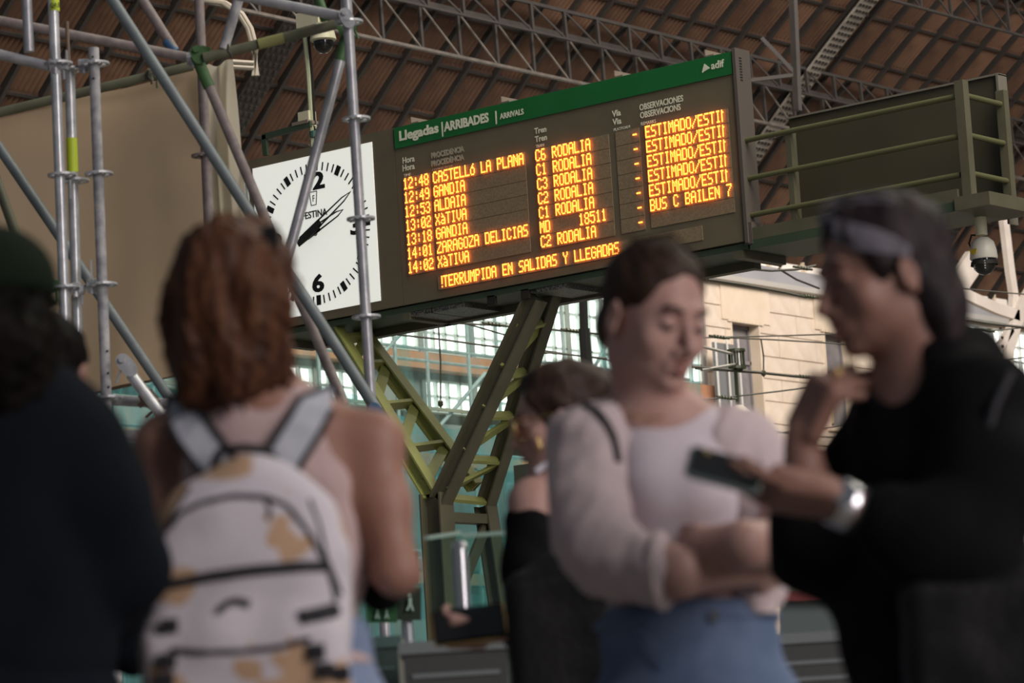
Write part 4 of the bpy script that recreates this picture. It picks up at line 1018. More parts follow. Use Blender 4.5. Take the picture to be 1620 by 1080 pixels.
# ================================================================ IMPLICIT SURFACE MODELLING FOR PEOPLE AND SOFT THINGS
class Field:
    def __init__(s, lo, hi, h):
        s.lo = np.array(lo, float); s.h = h; s.n = np.ceil((np.array(hi) - s.lo) / h).astype(int) + 1
        s.F = np.full(tuple(s.n), 1.0, np.float32)
    def win(s, lo, hi, m):
        a = np.clip(np.floor((np.array(lo) - m - s.lo) / s.h).astype(int), 0, s.n); b = np.clip(np.ceil((np.array(hi) + m - s.lo) / s.h).astype(int) + 1, 0, s.n)
        if (b <= a).any(): return None, None
        g = [s.lo[i] + s.h * np.arange(a[i], b[i]) for i in range(3)]
        return (slice(a[0], b[0]), slice(a[1], b[1]), slice(a[2], b[2])), (g[0][:, None, None], g[1][None, :, None], g[2][None, None, :])
    def comb(s, w, d, k, op):
        f = s.F[w]; d = d.astype(np.float32)
        if op < 0: f2 = -f; hh = np.maximum(k - np.abs(f2 - d), 0) / k; s.F[w] = -(np.minimum(f2, d) - hh * hh * k / 4)
        else: hh = np.maximum(k - np.abs(f - d), 0) / k; s.F[w] = np.minimum(f, d) - hh * hh * k / 4
    def cap(s, a, b, ra, rb=None, k=.02, op=1, flat=None):
        rb = ra if rb is None else rb; a = np.array(a, float); b = np.array(b, float); r = max(ra, rb); k = max(k, 1e-4)
        w, g = s.win(np.minimum(a, b) - r, np.maximum(a, b) + r, k + 3 * s.h)
        if w is None: return
        d = b - a; L = max((d * d).sum(), 1e-9); p = [g[i] - a[i] for i in range(3)]
        t = np.clip((p[0] * d[0] + p[1] * d[1] + p[2] * d[2]) / L, 0, 1)
        s.comb(w, np.sqrt((p[0] - t * d[0]) ** 2 + (p[1] - t * d[1]) ** 2 + (p[2] - t * d[2]) ** 2) - (ra + (rb - ra) * t), k, op)
    def chain(s, pts, rs, k=.02, op=1):
        for i in range(len(pts) - 1): s.cap(pts[i], pts[i + 1], rs[i], rs[i + 1], k, op)
    def ell(s, c, r, R=None, k=.02, op=1):
        c = np.array(c, float); r = np.array(r, float); m = r.max(); k = max(k, 1e-4)
        e = np.sqrt((np.abs(R) ** 2 @ (r ** 2))) if R is not None else r
        w, g = s.win(c - e, c + e, k + 3 * s.h)
        if w is None: return
        p = [g[i] - c[i] for i in range(3)]
        if R is not None: p = [p[0] * R[0, j] + p[1] * R[1, j] + p[2] * R[2, j] for j in range(3)]
        k0 = np.sqrt(sum((p[i] / r[i]) ** 2 for i in range(3))); k1 = np.sqrt(sum((p[i] / r[i] ** 2) ** 2 for i in range(3))) + 1e-9
        s.comb(w, k0 * (k0 - 1) / k1, k, op)
    def box(s, c, hb, r, R=None, k=.01, op=1):
        c = np.array(c, float); hb = np.array(hb, float); e = (np.abs(R) @ hb) if R is not None else hb
        w, g = s.win(c - e - r, c + e + r, k + 3 * s.h)
        if w is None: return
        p = [g[i] - c[i] for i in range(3)]
        if R is not None: p = [p[0] * R[0, j] + p[1] * R[1, j] + p[2] * R[2, j] for j in range(3)]
        q = [np.abs(p[i]) - hb[i] for i in range(3)]
        s.comb(w, np.sqrt(sum(np.maximum(x, 0) ** 2 for x in q)) + np.minimum(np.maximum(q[0], np.maximum(q[1], q[2])), 0) - r, k, op)
    def wrinkle(s, amp, fr, seed, n=7, aniso=(1, 1, 1)):
        r = np.random.RandomState(seed); x = (s.lo[0] + s.h * np.arange(s.n[0]))[:, None, None]; y = (s.lo[1] + s.h * np.arange(s.n[1]))[None, :, None]; z = (s.lo[2] + s.h * np.arange(s.n[2]))[None, None, :]
        m = np.abs(s.F) < .03; D = np.zeros_like(s.F)
        ii = np.nonzero(m); X = s.lo[0] + s.h * ii[0]; Y = s.lo[1] + s.h * ii[1]; Z = s.lo[2] + s.h * ii[2]
        wx = X + .012 * np.sin(Z * 31 + seed); wz = Z + .012 * np.sin(X * 27 + Y * 19 + seed); v = 0
        for i in range(n):
            d = r.randn(3) * np.array(aniso); d /= np.linalg.norm(d) + 1e-9; f = fr * r.uniform(.6, 1.9); v = v + np.sin((d[0] * wx + d[1] * Y + d[2] * wz) * f + r.uniform(0, 6.3)) / n ** .5
        s.F[ii] += (amp * v).astype(np.float32)
    def sample(s, p):
        q = (np.array(p) - s.lo) / s.h; i = np.floor(q).astype(int)
        if (i < 0).any() or (i >= s.n - 1).any(): return 1.0
        f = q - i; c = s.F[i[0]:i[0] + 2, i[1]:i[1] + 2, i[2]:i[2] + 2]
        c = c[0] * (1 - f[0]) + c[1] * f[0]; c = c[0] * (1 - f[1]) + c[1] * f[1]; return float(c[0] * (1 - f[2]) + c[1] * f[2])
    def mesh(s, name, m):
        F = np.pad(s.F, 1, constant_values=1.0); n = F.shape; I = F < 0
        c = np.zeros((n[0] - 1, n[1] - 1, n[2] - 1), np.int8)
        for i in (0, 1):
            for j in (0, 1):
                for k in (0, 1): c += I[i:n[0] - 1 + i, j:n[1] - 1 + j, k:n[2] - 1 + k]
        act = (c > 0) & (c < 8); idx = np.full(act.shape, -1, np.int32); A = np.argwhere(act); idx[act] = np.arange(len(A))
        P = np.zeros((len(A), 3)); W_ = np.zeros(len(A))
        cor = [(i, j, k) for i in (0, 1) for j in (0, 1) for k in (0, 1)]
        val = {q: F[A[:, 0] + q[0], A[:, 1] + q[1], A[:, 2] + q[2]] for q in cor}
        for q in cor:
            for ax in range(3):
                if q[ax] == 0:
                    q2 = list(q); q2[ax] = 1; q2 = tuple(q2); a, b = val[q], val[q2]; mk = (a < 0) != (b < 0)
                    t = np.where(mk, a / np.where(a - b == 0, 1, a - b), 0); pt = np.array(q, float)[None, :].repeat(len(A), 0); pt[:, ax] = t
                    P[mk] += pt[mk]; W_[mk] += 1
        P = A + P / W_[:, None]; V = s.lo + (P - 1) * s.h
        faces = []
        for ax in range(3):
            o1, o2 = [(1, 2), (2, 0), (0, 1)][ax]
            sl0 = [slice(1, -1)] * 3; sl0[ax] = slice(0, -1); sl1 = [slice(1, -1)] * 3; sl1[ax] = slice(1, None)
            a, b = I[tuple(sl0)], I[tuple(sl1)]
            for sgn, mk in ((0, a & ~b), (1, ~a & b)):
                E = np.argwhere(mk); 
                if not len(E): continue
                E = E + 1; E[:, ax] -= 1
                def g(d1, d2):
                    q = E.copy(); q[:, o1] -= d1; q[:, o2] -= d2; return idx[q[:, 0], q[:, 1], q[:, 2]]
                quad_ = np.stack([g(1, 1), g(0, 1), g(0, 0), g(1, 0)], 1); faces.append(quad_ if not sgn else quad_[:, ::-1])
        Q = np.concatenate(faces); Q = Q[(Q >= 0).all(1)]
        me = bpy.data.meshes.new(name); me.vertices.add(len(V)); me.vertices.foreach_set('co', V.astype(np.float32).ravel())
        me.loops.add(len(Q) * 4); me.loops.foreach_set('vertex_index', Q.astype(np.int32).ravel()); me.polygons.add(len(Q)); me.polygons.foreach_set('loop_start', np.arange(0, len(Q) * 4, 4, dtype=np.int32)); me.polygons.foreach_set('loop_total', np.full(len(Q), 4, np.int32))
        me.polygons.foreach_set('use_smooth', [True] * len(Q)); me.update(calc_edges=True); me.validate()
        if m: me.materials.append(m)
        return me

class Fig:
    """a figure or soft thing standing at horizontal depth D; local axes: x right, y away, z up"""
    def __init__(s, name, label, cat, px, D, group=None, kind=None, base=None, z=0.0):
        s.D = D; b = at(px, 1000, D); s.b = Vector((b.x, b.y, z)) if base is None else Vector(base)
        s.o = thing(name, label, cat, s.b, group, kind); s.o.rotation_euler.z = YAW
    def P(s, px, py, dy=0.0):
        v = at(px, py, s.D + dy) - s.b; return np.array((v.dot(RTH), v.dot(FWH), v.z))
    def add(s, me, name=None, par=None, lab=None, kind=None):
        o = bpy.data.objects.new(name or me.name, me); COL.objects.link(o); o.parent = par or s.o
        if lab: o['label'] = lab
        if kind: o['kind'] = kind
        return o
    def fld(s, F, name, m, par=None, lab=None, kind=None): return s.add(F.mesh(name, m), name, par, lab, kind)
    def mb(s, q, name, m, par=None, lab=None, smooth=True): return s.add(q.mesh(name, m, smooth=smooth), name, par, lab)
    def surf(s, F, px, py, lift=0.0, d0=-.5, d1=.5):
        """first point of field F along the sight line of a picture point"""
        n = 220; last = None
        for i in range(n):
            dy = d0 + (d1 - d0) * i / n; p = s.P(px, py, dy); v = F.sample(p)
            if v < lift: return p
        return s.P(px, py, 0)
def rot(yaw, pitch=0, roll=0):
    """columns right, forward, up; yaw 0 faces away from the camera, 90 faces picture left"""
    return np.array(Matrix.Rotation(math.radians(yaw), 3, 'Z') @ Matrix.Rotation(math.radians(pitch), 3, 'X') @ Matrix.Rotation(math.radians(roll), 3, 'Y'))
def head(F, c, R, s=1.0, k=.018, face=True, nose=1.0):
    w = lambda x, y, z: c + R @ (np.array((x, y, z)) * s)
    F.ell(w(0, -.012, .028), np.array((.073, .091, .085)) * s, R, .02)
    F.ell(w(0, .028, -.032), np.array((.060, .060, .082)) * s, R, .03)
    F.ell(w(0, .042, -.080), np.array((.042, .040, .030)) * s, R, .03)
    F.ell(w(0, .076, -.099), np.array((.018, .014, .013)) * s, R, .022)
    for q in (-1, 1):
        F.ell(w(q * .044, -.0, -.065), np.array((.016, .035, .03)) * s, R, .03)
        F.ell(w(q * .078, -.006, -.016), np.array((.008, .019, .031)) * s, R @ rot(q * -18), .008)
        F.ell(w(q * .078 + q * .006, .001, -.012), np.array((.004, .009, .016)) * s, R, .004, -1)
    if face:
        F.cap(w(-.028, .080, .022), w(.028, .080, .022), .011 * s, None, .014)
        for q in (-1, 1):
            F.ell(w(q * .032, .098, .000), np.array((.017, .015, .011)) * s, R, .014, -1)
            F.ell(w(q * .031, .074, -.001), np.array((.014, .0145, .012)) * s, R, .003)
            F.ell(w(q * .040, .062, -.034), np.array((.022, .018, .022)) * s, R, .024)
            F.ell(w(q * .0125, .095, -.044), np.array((.009, .010, .008)) * s, R, .006)
        F.cap(w(0, .086, .008), w(0, .106 + .006 * nose, -.036), .007 * s, .0105 * s, .012)
        F.ell(w(0, .085, -.066), np.array((.024, .014, .016)) * s, R, .016)
        F.cap(w(-.017, .087, -.0615), w(.019, .087, -.0605), .0055 * s, None, .005); F.cap(w(0, .095, -.061), w(0, .0951, -.061), .006 * s, None, .006)
        F.cap(w(-.014, .086, -.0745), w(.014, .086, -.0745), .0065 * s, None, .006); F.cap(w(0, .094, -.0745), w(0, .0941, -.0745), .0065 * s, None, .006)
        F.cap(w(-.024, .093, -.068), w(.024, .093, -.068), .0022 * s, None, .003, -1)
        F.ell(w(0, .092, -.086), np.array((.016, .008, .006)) * s, R, .008, -1)
    return w
def facebits(fig, w, s, m_brow, m_lip, m_eye, closed=True):
    for q in (-1, 1):
        b = MB(); pts = [w(q * .014, .0925, .0195), w(q * .026, .0925, .026), w(q * .038, .085, .026), w(q * .047, .075, .019)]
        b.tube(pts, [.0022 * s, .0034 * s, .003 * s, .0015 * s], 6); fig.mb(b, 'eyebrow', m_brow)
        b = MB(); b.tube([w(q * .019, .0865, -.004), w(q * .026, .0895, -.0075), w(q * .036, .0885, -.0078), w(q * .045, .080, -.004)], [.0012, .0024, .0024, .0012], 6); fig.mb(b, 'eyelashes', m_eye)
    b = MB(); b.tube([w(-.024, .087, -.062), w(-.008, .0985, -.0605), w(0, .1005, -.0620), w(.008, .0985, -.0605), w(.024, .087, -.062)], [.001, .0042, .0038, .0042, .001], 8)
    b.tube([w(-.018, .089, -.069), w(-.007, .0975, -.0755), w(.007, .0975, -.0755), w(.018, .089, -.069)], [.001, .0048, .0048, .001], 8); fig.mb(b, 'lips', m_lip)
def hand(F, wr, f, n, th, s=1.0, curl=(.5, .6, .4), spread=.10, tcurl=.3, k=.008, tdir=None):
    """wrist point, f towards the fingers, n out of the palm, th = +1/-1 thumb side along f x n"""
    f = np.array(f, float); f /= np.linalg.norm(f); n = np.array(n, float); n -= f * n.dot(f); n /= np.linalg.norm(n); a = np.cross(f, n) * th
    R = np.stack([a, f, n], 1)
    F.box(wr + f * .045 * s, np.array((.028, .035, .004)) * s, .011 * s, R, .012)
    F.ell(wr + f * .03 * s + a * .024 * s + n * .008 * s, np.array((.016, .030, .014)) * s, R, .012)
    tips = []
    for i, (off, L) in enumerate(((.031, .074), (.0105, .082), (-.010, .076), (-.030, .060))):
        p = wr + f * (.078 - abs(off) * .2) * s + a * off * s; ang = 0; d = f * math.cos(spread * (off / .03)) + a * math.sin(spread * (off / .03)); r0 = .0088 * s
        q0 = wr + f * .05 * s + a * off * .8 * s; F.cap(q0, p, .010 * s, r0, k)
        for j, fr in enumerate((.45, .31, .24)):
            ang += curl[j] * (1 + .12 * i); dd = d * math.cos(ang) + n * math.sin(ang); e = p + dd * L * fr * s; F.cap(p, e, r0, r0 * .92, .003); p = e; r0 *= .92
        tips.append(p)
    tp = wr + f * .022 * s + a * .028 * s + n * .006 * s
    d = f * .62 + a * .62 + n * .45 if tdir is None else np.array(tdir, float); d /= np.linalg.norm(d)
    e = tp + d * .042 * s; F.cap(tp, e, .013 * s, .0105 * s, .010); d2 = d * math.cos(tcurl) + (f * .8 + n * .3) * math.sin(tcurl); d2 /= np.linalg.norm(d2); F.cap(e, e + d2 * .032 * s, .0105 * s, .0085 * s, .004)
    return tips
def legs(fig, cx, cy, hipz, m, yaw=0, w=.085, rh=.098, r2=.062, name='trousers', top=None, h=.011, lab=None, rk=None, ms=None, depth=.11, hipw=.17, wr=.004):
    c = np.array((cx, cy, 0.)); u = np.array((math.cos(math.radians(yaw)), math.sin(math.radians(yaw)), 0)); fo = np.array((-u[1], u[0], 0))
    F = Field(c + (-.32, -.30, .04), c + (.32, .30, hipz + .26), h)
    Rr = rot(yaw)
    F.ell(c + (0, 0, hipz - .02), (hipw, depth, .12), Rr, .03)
    F.ell(c + (0, 0, hipz + .09), (hipw * .86, depth * .9, .13), Rr, .03)
    for q in (-1, 1):
        a = c + u * q * w + (0, 0, hipz - .08); kn = c + u * q * (w + .01) + fo * .01 + (0, 0, .49); an = c + u * q * (w + .015) + (0, 0, .09)
        F.chain([a, kn, an], [rh, r2, r2 * .85], .04)
    F.box(c + (0, 0, hipz + .20), (.6, .6, .10), .0, None, .004, -1) if False else None
    if top is not None: F.box(c + (0, 0, top + .25), (.5, .5, .25), 0, None, .004, -1)
    F.wrinkle(wr, 40, 3)
    t = fig.fld(F, name, m, lab=lab)
    G = Field(c + (-.3, -.35, -.01), c + (.3, .35, .13), .009)
    for q in (-1, 1):
        an = c + u * q * (w + .015); G.cap(an + (0, 0, .045) - fo * .05, an + fo * .13 + (0, 0, .035), .042, .036, .03); G.cap(an + (0, 0, .05), an + (0, 0, .10), .04, .038, .03)
    G.box(c + (0, 0, -.055), (.5, .5, .055), .0, None, .002, -1)
    fig.fld(G, 'shoes', ms or M_shoe)
    return t

M_shoe = mat('black_shoe_leather', (.02, .02, .02), .4)
def skin_mat(name, col, col2): 
    m = mat(name, col, .5, col2=col2, nscale=9, spec=.35, bump=.08, bscale=120); b = m.node_tree.nodes['Principled BSDF']; b.inputs['Subsurface Weight'].default_value = .12; b.inputs['Subsurface Radius'].default_value = (.02, .008, .004); b.inputs['Subsurface Scale'].default_value = .5; return m
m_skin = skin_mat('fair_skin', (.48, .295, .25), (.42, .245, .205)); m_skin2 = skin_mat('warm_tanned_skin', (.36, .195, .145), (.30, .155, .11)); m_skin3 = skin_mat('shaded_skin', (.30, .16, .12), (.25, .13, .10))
def hair_mat(name, c1, c2, st=(1, 1, .12)): return mat(name, c1, .55, col2=c2, nscale=60, bump=.35, bscale=90, stretch=st, lo=.35, hi=.75, spec=.18)
m_hairA = hair_mat('near_black_hair', (.004, .0035, .003), (.009, .007, .006)); m_hairA.node_tree.nodes['Principled BSDF'].inputs['Specular IOR Level'].default_value = .04; m_hairC = hair_mat('auburn_brown_hair', (.035, .013, .008), (.15, .062, .028)); m_hairD = hair_mat('dark_brown_hair', (.030, .017, .012), (.060, .035, .024))
m_hairE = hair_mat('brown_hair', (.028, .015, .010), (.060, .033, .021)); m_hairF = hair_mat('dark_plum_brown_hair', (.012, .008, .009), (.034, .022, .023)); m_hairG = hair_mat('silver_grey_hair', (.13, .12, .14), (.30, .28, .32))
m_lip = mat('soft_red_lips', (.30, .10, .09), .4); m_brow = mat('dark_brow', (.04, .022, .016), .7); m_lash = mat('dark_lashes', (.015, .01, .01), .6)
m_black = mat('black_cloth', (.004, .004, .0045), .9, col2=(.006, .006, .007), nscale=8, bump=.25, bscale=180, spec=.1); m_navy = mat('blue_black_knit', (.004, .006, .009), .9, col2=(.006, .008, .012), nscale=6, bump=.3, bscale=160, spec=.1)
m_jean = mat('blue_denim', (.095, .14, .23), .8, col2=(.15, .20, .31), nscale=9, spec=.15, bump=.3, bscale=220); m_jeanl = mat('light_blue_denim', (.20, .26, .40), .8, col2=(.28, .34, .47), nscale=9, spec=.15, bump=.3, bscale=220)
m_pinktop = mat('pale_pink_ribbed_jersey', (.56, .42, .40), .85, col2=(.50, .37, .36), nscale=5, spec=.15, bump=.3, bscale=150, stretch=(3, 3, .3)); m_tee = mat('cool_white_tee', (.62, .56, .60), .85, col2=(.56, .50, .54), nscale=4, spec=.15, bump=.2, bscale=140)
m_card = mat('pinkish_white_cardigan', (.60, .50, .50), .85, col2=(.52, .43, .44), nscale=4, spec=.15, bump=.3, bscale=120)
m_gold = mat('gold_metal', (.70, .48, .18), .25, metal=1.0); m_silver = mat('silver_metal', (.65, .65, .68), .25, metal=1.0); m_bblack = mat('black_webbing', (.012, .012, .016), .7, bump=.2, bscale=200)
V3 = lambda *a: np.array(a, float)

# ---------------------------------------------------------------- woman with the white backpack (back to the camera)
f = Fig('person', 'person with curly auburn hair and pink tank top wearing a white backpack, seen from behind', 'person', 410, 5.7); P = f.P
F = Field((P(170, 600)[0], -.22, .80), (P(690, 600)[0], .34, P(400, 335)[2]), .0048)
hc = P(382, 462, .0); hR = rot(-12, -4)
w = head(F, hc, hR, 1.0)
F.cap(P(408, 560, .01), P(414, 650, .015), .050, .056, .03)
sl, sr = P(262, 702, .02), P(590, 700, .02)
F.cap(P(370, 672, .02), sl, .046, .044, .05); F.cap(P(450, 668, .02), sr, .046, .044, .05)
F.ell(P(425, 800, .03), (.165, .092, .20), None, .05); F.ell(P(430, 960, .03), (.125, .085, .16), None, .05); F.ell(P(430, 1090, .02), (.165, .105, .12), None, .05)
el, er = P(246, 905, .02), P(628, 905, -.02)
F.chain([sl, P(250, 800, .03), el], [.044, .038, .033], .03); F.chain([sr, P(606, 800, .0), er], [.045, .040, .034], .03)
wl, wrr = P(330, 1000, .20), P(560, 870, .19)
F.chain([el, (el + wl) / 2, wl], [.033, .031, .023], .02); F.chain([er, (er + wrr) / 2, wrr], [.034, .032, .023], .02)
hand(F, wl, P(370, 990, .28) - wl, (0, 0, 1), 1, .92, curl=(.5, .6, .4)); hand(F, wrr, P(520, 850, .26) - wrr, (-.5, 0, .8), -1, .92, curl=(.5, .7, .4))
f.fld(F, 'body', m_skin2)
# tank top
T_ = Field((P(230, 600)[0], -.16, .93), (P(640, 600)[0], .20, P(400, 620)[2]), .006)
T_.cap(P(366, 676, .02), P(330, 705, .03), .048, .047, .04); T_.cap(P(455, 672, .02), P(490, 700, .03), .048, .047, .04); T_.cap(P(380, 672, .02), P(440, 670, .02), .060, .060, .03)
T_.ell(P(425, 800, .03), (.171, .100, .205), None, .05); T_.ell(P(430, 960, .03), (.133, .094, .17), None, .05); T_.ell(P(432, 1075, .02), (.165, .112, .10), None, .05)
T_.cap(P(412, 600, .03), P(414, 652, .025), .060, .062, .01, -1)
for (a, b) in ((P(600, 640, .03), P(596, 790, .03)), (P(240, 640, .03), P(252, 790, .03))): T_.cap(a, b, .068, .070, .012, -1)
T_.box((0, 0, .80), (.6, .4, .145), 0, None, .004, -1)
T_.wrinkle(.0022, 55, 5); f.fld(T_, 'tank_top', m_pinktop)
legs(f, P(430, 1000)[0], .02, .90, m_jeanl, w=.085, top=1.02, depth=.125, hipw=.175, name='jeans')
# hair
H = Field((P(250, 600)[0], -.20, P(400, 670)[2]), (P(500, 600)[0], .20, P(400, 335)[2]), .0045)
H.ell(P(372, 440, -.01), (.096, .112, .095), None, .03); H.ell(P(352, 455, -.05), (.078, .075, .10), None, .04); H.ell(P(345, 520, -.06), (.070, .065, .095), None, .05); H.ell(P(330, 585, -.05), (.055, .05, .05), None, .04)
H.ell(P(405, 500, -.05), (.058, .055, .095), None, .05); H.ell(P(385, 570, -.05), (.052, .045, .060), None, .04); H.ell(P(316, 560, -.03), (.040, .045, .050), None, .04); H.ell(P(300, 505, -.0), (.030, .05, .06), None, .04)
H.ell(P(312, 622, -.04), (.024, .03, .026), None, .03); H.ell(P(440, 560, -.03), (.022, .03, .05), None, .03)
H.ell(hc + hR @ V3(.02, .135, -.05), (.085, .07, .11), hR, .02, -1); H.ell(P(470, 500, .01), (.030, .05, .075), None, .02, -1)
H.wrinkle(.0065, 62, 11, n=12, aniso=(1, 1, .35)); H.wrinkle(.0028, 170, 12, n=9, aniso=(1, 1, .4))
f.fld(H, 'hair', m_hairC)
# loose curls: thin wavy locks
q = MB(); r = random.Random(4)
for i in range(60):
    a = r.uniform(0, 1); x = 282 + 185 * a; y = r.uniform(560, 612) - abs(a - .35) * 40; L = r.uniform(25, 62); ph = r.uniform(0, 6); dy = -.07 + .08 * abs(a - .4)
    q.tube([P(x + 5 * math.sin(ph + t * 1.3) + (t - 2) * (a - .5) * 3, y + L * t / 6, dy + .008 * math.cos(ph + t * 1.3)) for t in range(7)], [.005, .0055, .005, .0045, .004, .003, .001], 5)
for i in range(34):
    t0 = r.uniform(0, 6.28); x = 374 + 98 * math.cos(t0); y = 458 + 108 * math.sin(t0) * (1 if math.sin(t0) < 0 else 1.2)
    q.tube([P(x + 5 * math.sin(t0 * 3 + t), y + t * 7 - 12, -.02 + .01 * math.sin(t)) for t in range(5)], [.003, .0035, .003, .002, .001], 5)
o = f.mb(q, 'stray_curls', m_hairC); o['kind'] = 'stuff'
cl = MB(); c0 = P(430, 376, -.06); cl.box(c0, (.011, 0, 0), (0, .008, 0), (0, 0, .016)); cl.box(c0 + V3(0, -.011, .012), (.012, 0, 0), (0, .004, 0), (0, 0, .005)); f.mb(cl, 'hair_clip', mat('black_plastic', (.015, .015, .015), .3), smooth=False)
# backpack: a thing of its own
m_pack = mat('white_fabric_with_tan_leaf_print', (.60, .56, .60), .8, col2=(.50, .33, .21), nscale=8.5, lo=.545, hi=.57, det=2.5, spec=.2, bump=.2, bscale=120)
m_strap = mat('grey_white_mesh_strap', (.50, .52, .57), .8, col2=(.44, .46, .51), nscale=40, bump=.3, bscale=300)
fb = f.b + RTH * float(P(390, 1000)[0]) - FWH * .16
k_ = Fig('backpack', 'white backpack with tan leaf print and black zips, worn by the auburn haired person', 'backpack', 390, 5.7, base=(fb.x, fb.y, .84)); P = k_.P
k_.D = 5.7
B_ = Field((P(205, 900)[0], -.14, P(400, 1150)[2]), (P(575, 900)[0], .14, P(400, 715)[2]), .005)
B_.box(P(395, 1010, -.165), (.105, .035, .10), .040, None, .05); B_.ell(P(392, 905, -.165), (.135, .082, .135), None, .05); B_.ell(P(402, 800, -.155), (.088, .055, .075), None, .06); B_.box(P(395, 900, -.165), (.085, .015, .07), .048, None, .05)
B_.ell(P(392, 1020, -.215), (.115, .055, .065), None, .03); B_.box(P(385, 1075, -.18), (.12, .05, .05), .03, None, .04)
B_.wrinkle(.0022, 45, 21)
k_.fld(B_, 'shell', m_pack)
def seam(pts, r, name, m, par=None, lift=.002, n=6):
    pp = []
    for (a, b) in zip(pts[:-1], pts[1:]):
        for t in range(n): x = a[0] + (b[0] - a[0]) * t / n; y = a[1] + (b[1] - a[1]) * t / n; pp.append(k_.surf(B_, x, y, lift))
    pp.append(k_.surf(B_, *pts[-1], lift)); pp = [Vector(p) for p in pp]
    sm = [pp[0]] + [(pp[i - 1] + pp[i] + pp[i + 1]) / 3 for i in range(1, len(pp) - 1)] + [pp[-1]]
    q = MB(); q.tube(sm, r, 8); return k_.mb(q, name, m)
seam([(262, 842), (285, 812), (320, 795), (370, 784), (420, 786), (455, 800), (490, 845), (520, 900), (532, 950)], .0045, 'main_zip', m_bblack)
seam([(262, 925), (330, 912), (400, 902), (470, 896), (518, 895)], .0085, 'black_band', m_bblack)
seam([(272, 1028), (320, 1032), (380, 1030), (440, 1024), (490, 1010)], .0048, 'pocket_zip', m_bblack)
seam([(475, 978), (505, 972), (530, 965)], .012, 'compression_strap', m_bblack)
seam([(490, 790), (505, 830), (516, 880), (540, 940)], .003, 'side_piping', m_bblack)
seam([(300, 770), (272, 815), (258, 850)], .003, 'side_piping', m_bblack)
seam([(345, 968), (358, 955), (375, 950), (395, 956)], .006, 'pocket_pull_loop', m_bblack)
seam([(420, 790), (428, 806), (424, 822)], .003, 'zip_pull', m_bblack)
for (x, y) in ((265, 1045), (262, 1075), (500, 1030), (515, 1060), (540, 1065), (268, 990)):
    c = k_.surf(B_, x, y, .004); q = MB(); q.box(c, (.013, 0, 0), (0, .006, 0), (0, 0, .011)); q.box(c + V3(0, -.006, 0), (.008, 0, 0), (0, .003, 0), (0, 0, .004)); k_.mb(q, 'strap_buckle', m_bblack, smooth=False)
# shoulder straps over the shoulders
def strap(cs, name='shoulder_strap'):
    """ribbon from centre line (x, y, dy, half width in m) with black edging"""
    q = MB(); e1 = MB(); e2 = MB(); L = []; R = []
    for i, (x, y, dy, hw) in enumerate(cs):
        p = P(x, y, dy); x2, y2 = cs[min(i + 1, len(cs) - 1)][:2]; x1, y1 = cs[max(i - 1, 0)][:2]; d = V3(x2 - x1, 0, -(y2 - y1)); d /= np.linalg.norm(d) + 1e-9; sd = V3(-d[2], 0, d[0]); L.append(p + sd * hw); R.append(p - sd * hw)
    n = len(cs)
    for i in range(n - 1): q.poly([L[i], L[i + 1], R[i + 1], R[i]], (0, .010, 0))
    o = k_.mb(q, name, m_strap, smooth=False)
    e1.tube(L, .0055, 6); e2.tube(R, .0055, 6)
    k_.mb(e1, 'strap_edging', m_bblack, o); k_.mb(e2, 'strap_edging', m_bblack, o)
strap([(352, 745, -.085, .026), (330, 715, -.08, .028), (303, 680, -.068, .028), (290, 655, -.045, .027), (284, 644, .0, .026), (284, 660, .07, .025), (290, 760, .13, .022)])
strap([(440, 745, -.085, .026), (455, 715, -.08, .028), (482, 672, -.068, .028), (500, 640, -.045, .027), (508, 628, .0, .026), (508, 648, .07, .025), (500, 760, .13, .022)])
q = MB(); q.tube([P(338, 738, -.10), P(345, 718, -.115), (P(352, 711, -.12)), P(388, 708, -.125), P(424, 712, -.12), P(430, 720, -.115), P(438, 738, -.10)], .0072, 8); k_.mb(q, 'carry_handle', m_bblack)
q = MB(); q.tube([P(332, 742, -.10), P(388, 748, -.11), P(442, 742, -.10)], .007, 8); k_.mb(q, 'yoke_trim', m_bblack)
q = MB(); q.tube([P(528, 800, .05), P(548, 900, .02), P(545, 1000, -.03), P(510, 1075, -.08)], .009, 8); k_.mb(q, 'webbing_strap', m_bblack)
# black shoulder bag strap hanging at her right arm
q = MB(); A1 = [P(566, 810, .10), P(580, 850, .10), P(600, 900, .09), P(618, 945, .09)]
fbag = Fig('dark_jacket', 'black jacket folded over the bare right forearm of the backpack wearer', 'jacket', 590, 5.7, base=f.b + RTH * float(f.P(585, 900)[0]) + FWH * .1 + Vector((0, 0, f.P(585, 960)[2])))
J = Field(fbag.P(540, 900, 0) * (1, 0, 0) + (0, -.10, -.02), fbag.P(660, 900, 0) * (1, 0, 0) + (0, .16, .24), .006)
J.chain([fbag.P(572, 815, .12), fbag.P(588, 880, .10), fbag.P(612, 945, .09)], [.018, .030, .026], .02); J.chain([fbag.P(575, 800, .17), fbag.P(580, 900, .17), fbag.P(600, 940, .15)], [.02, .035, .03], .03); J.wrinkle(.003, 70, 8)
fbag.fld(J, 'cloth', m_black)
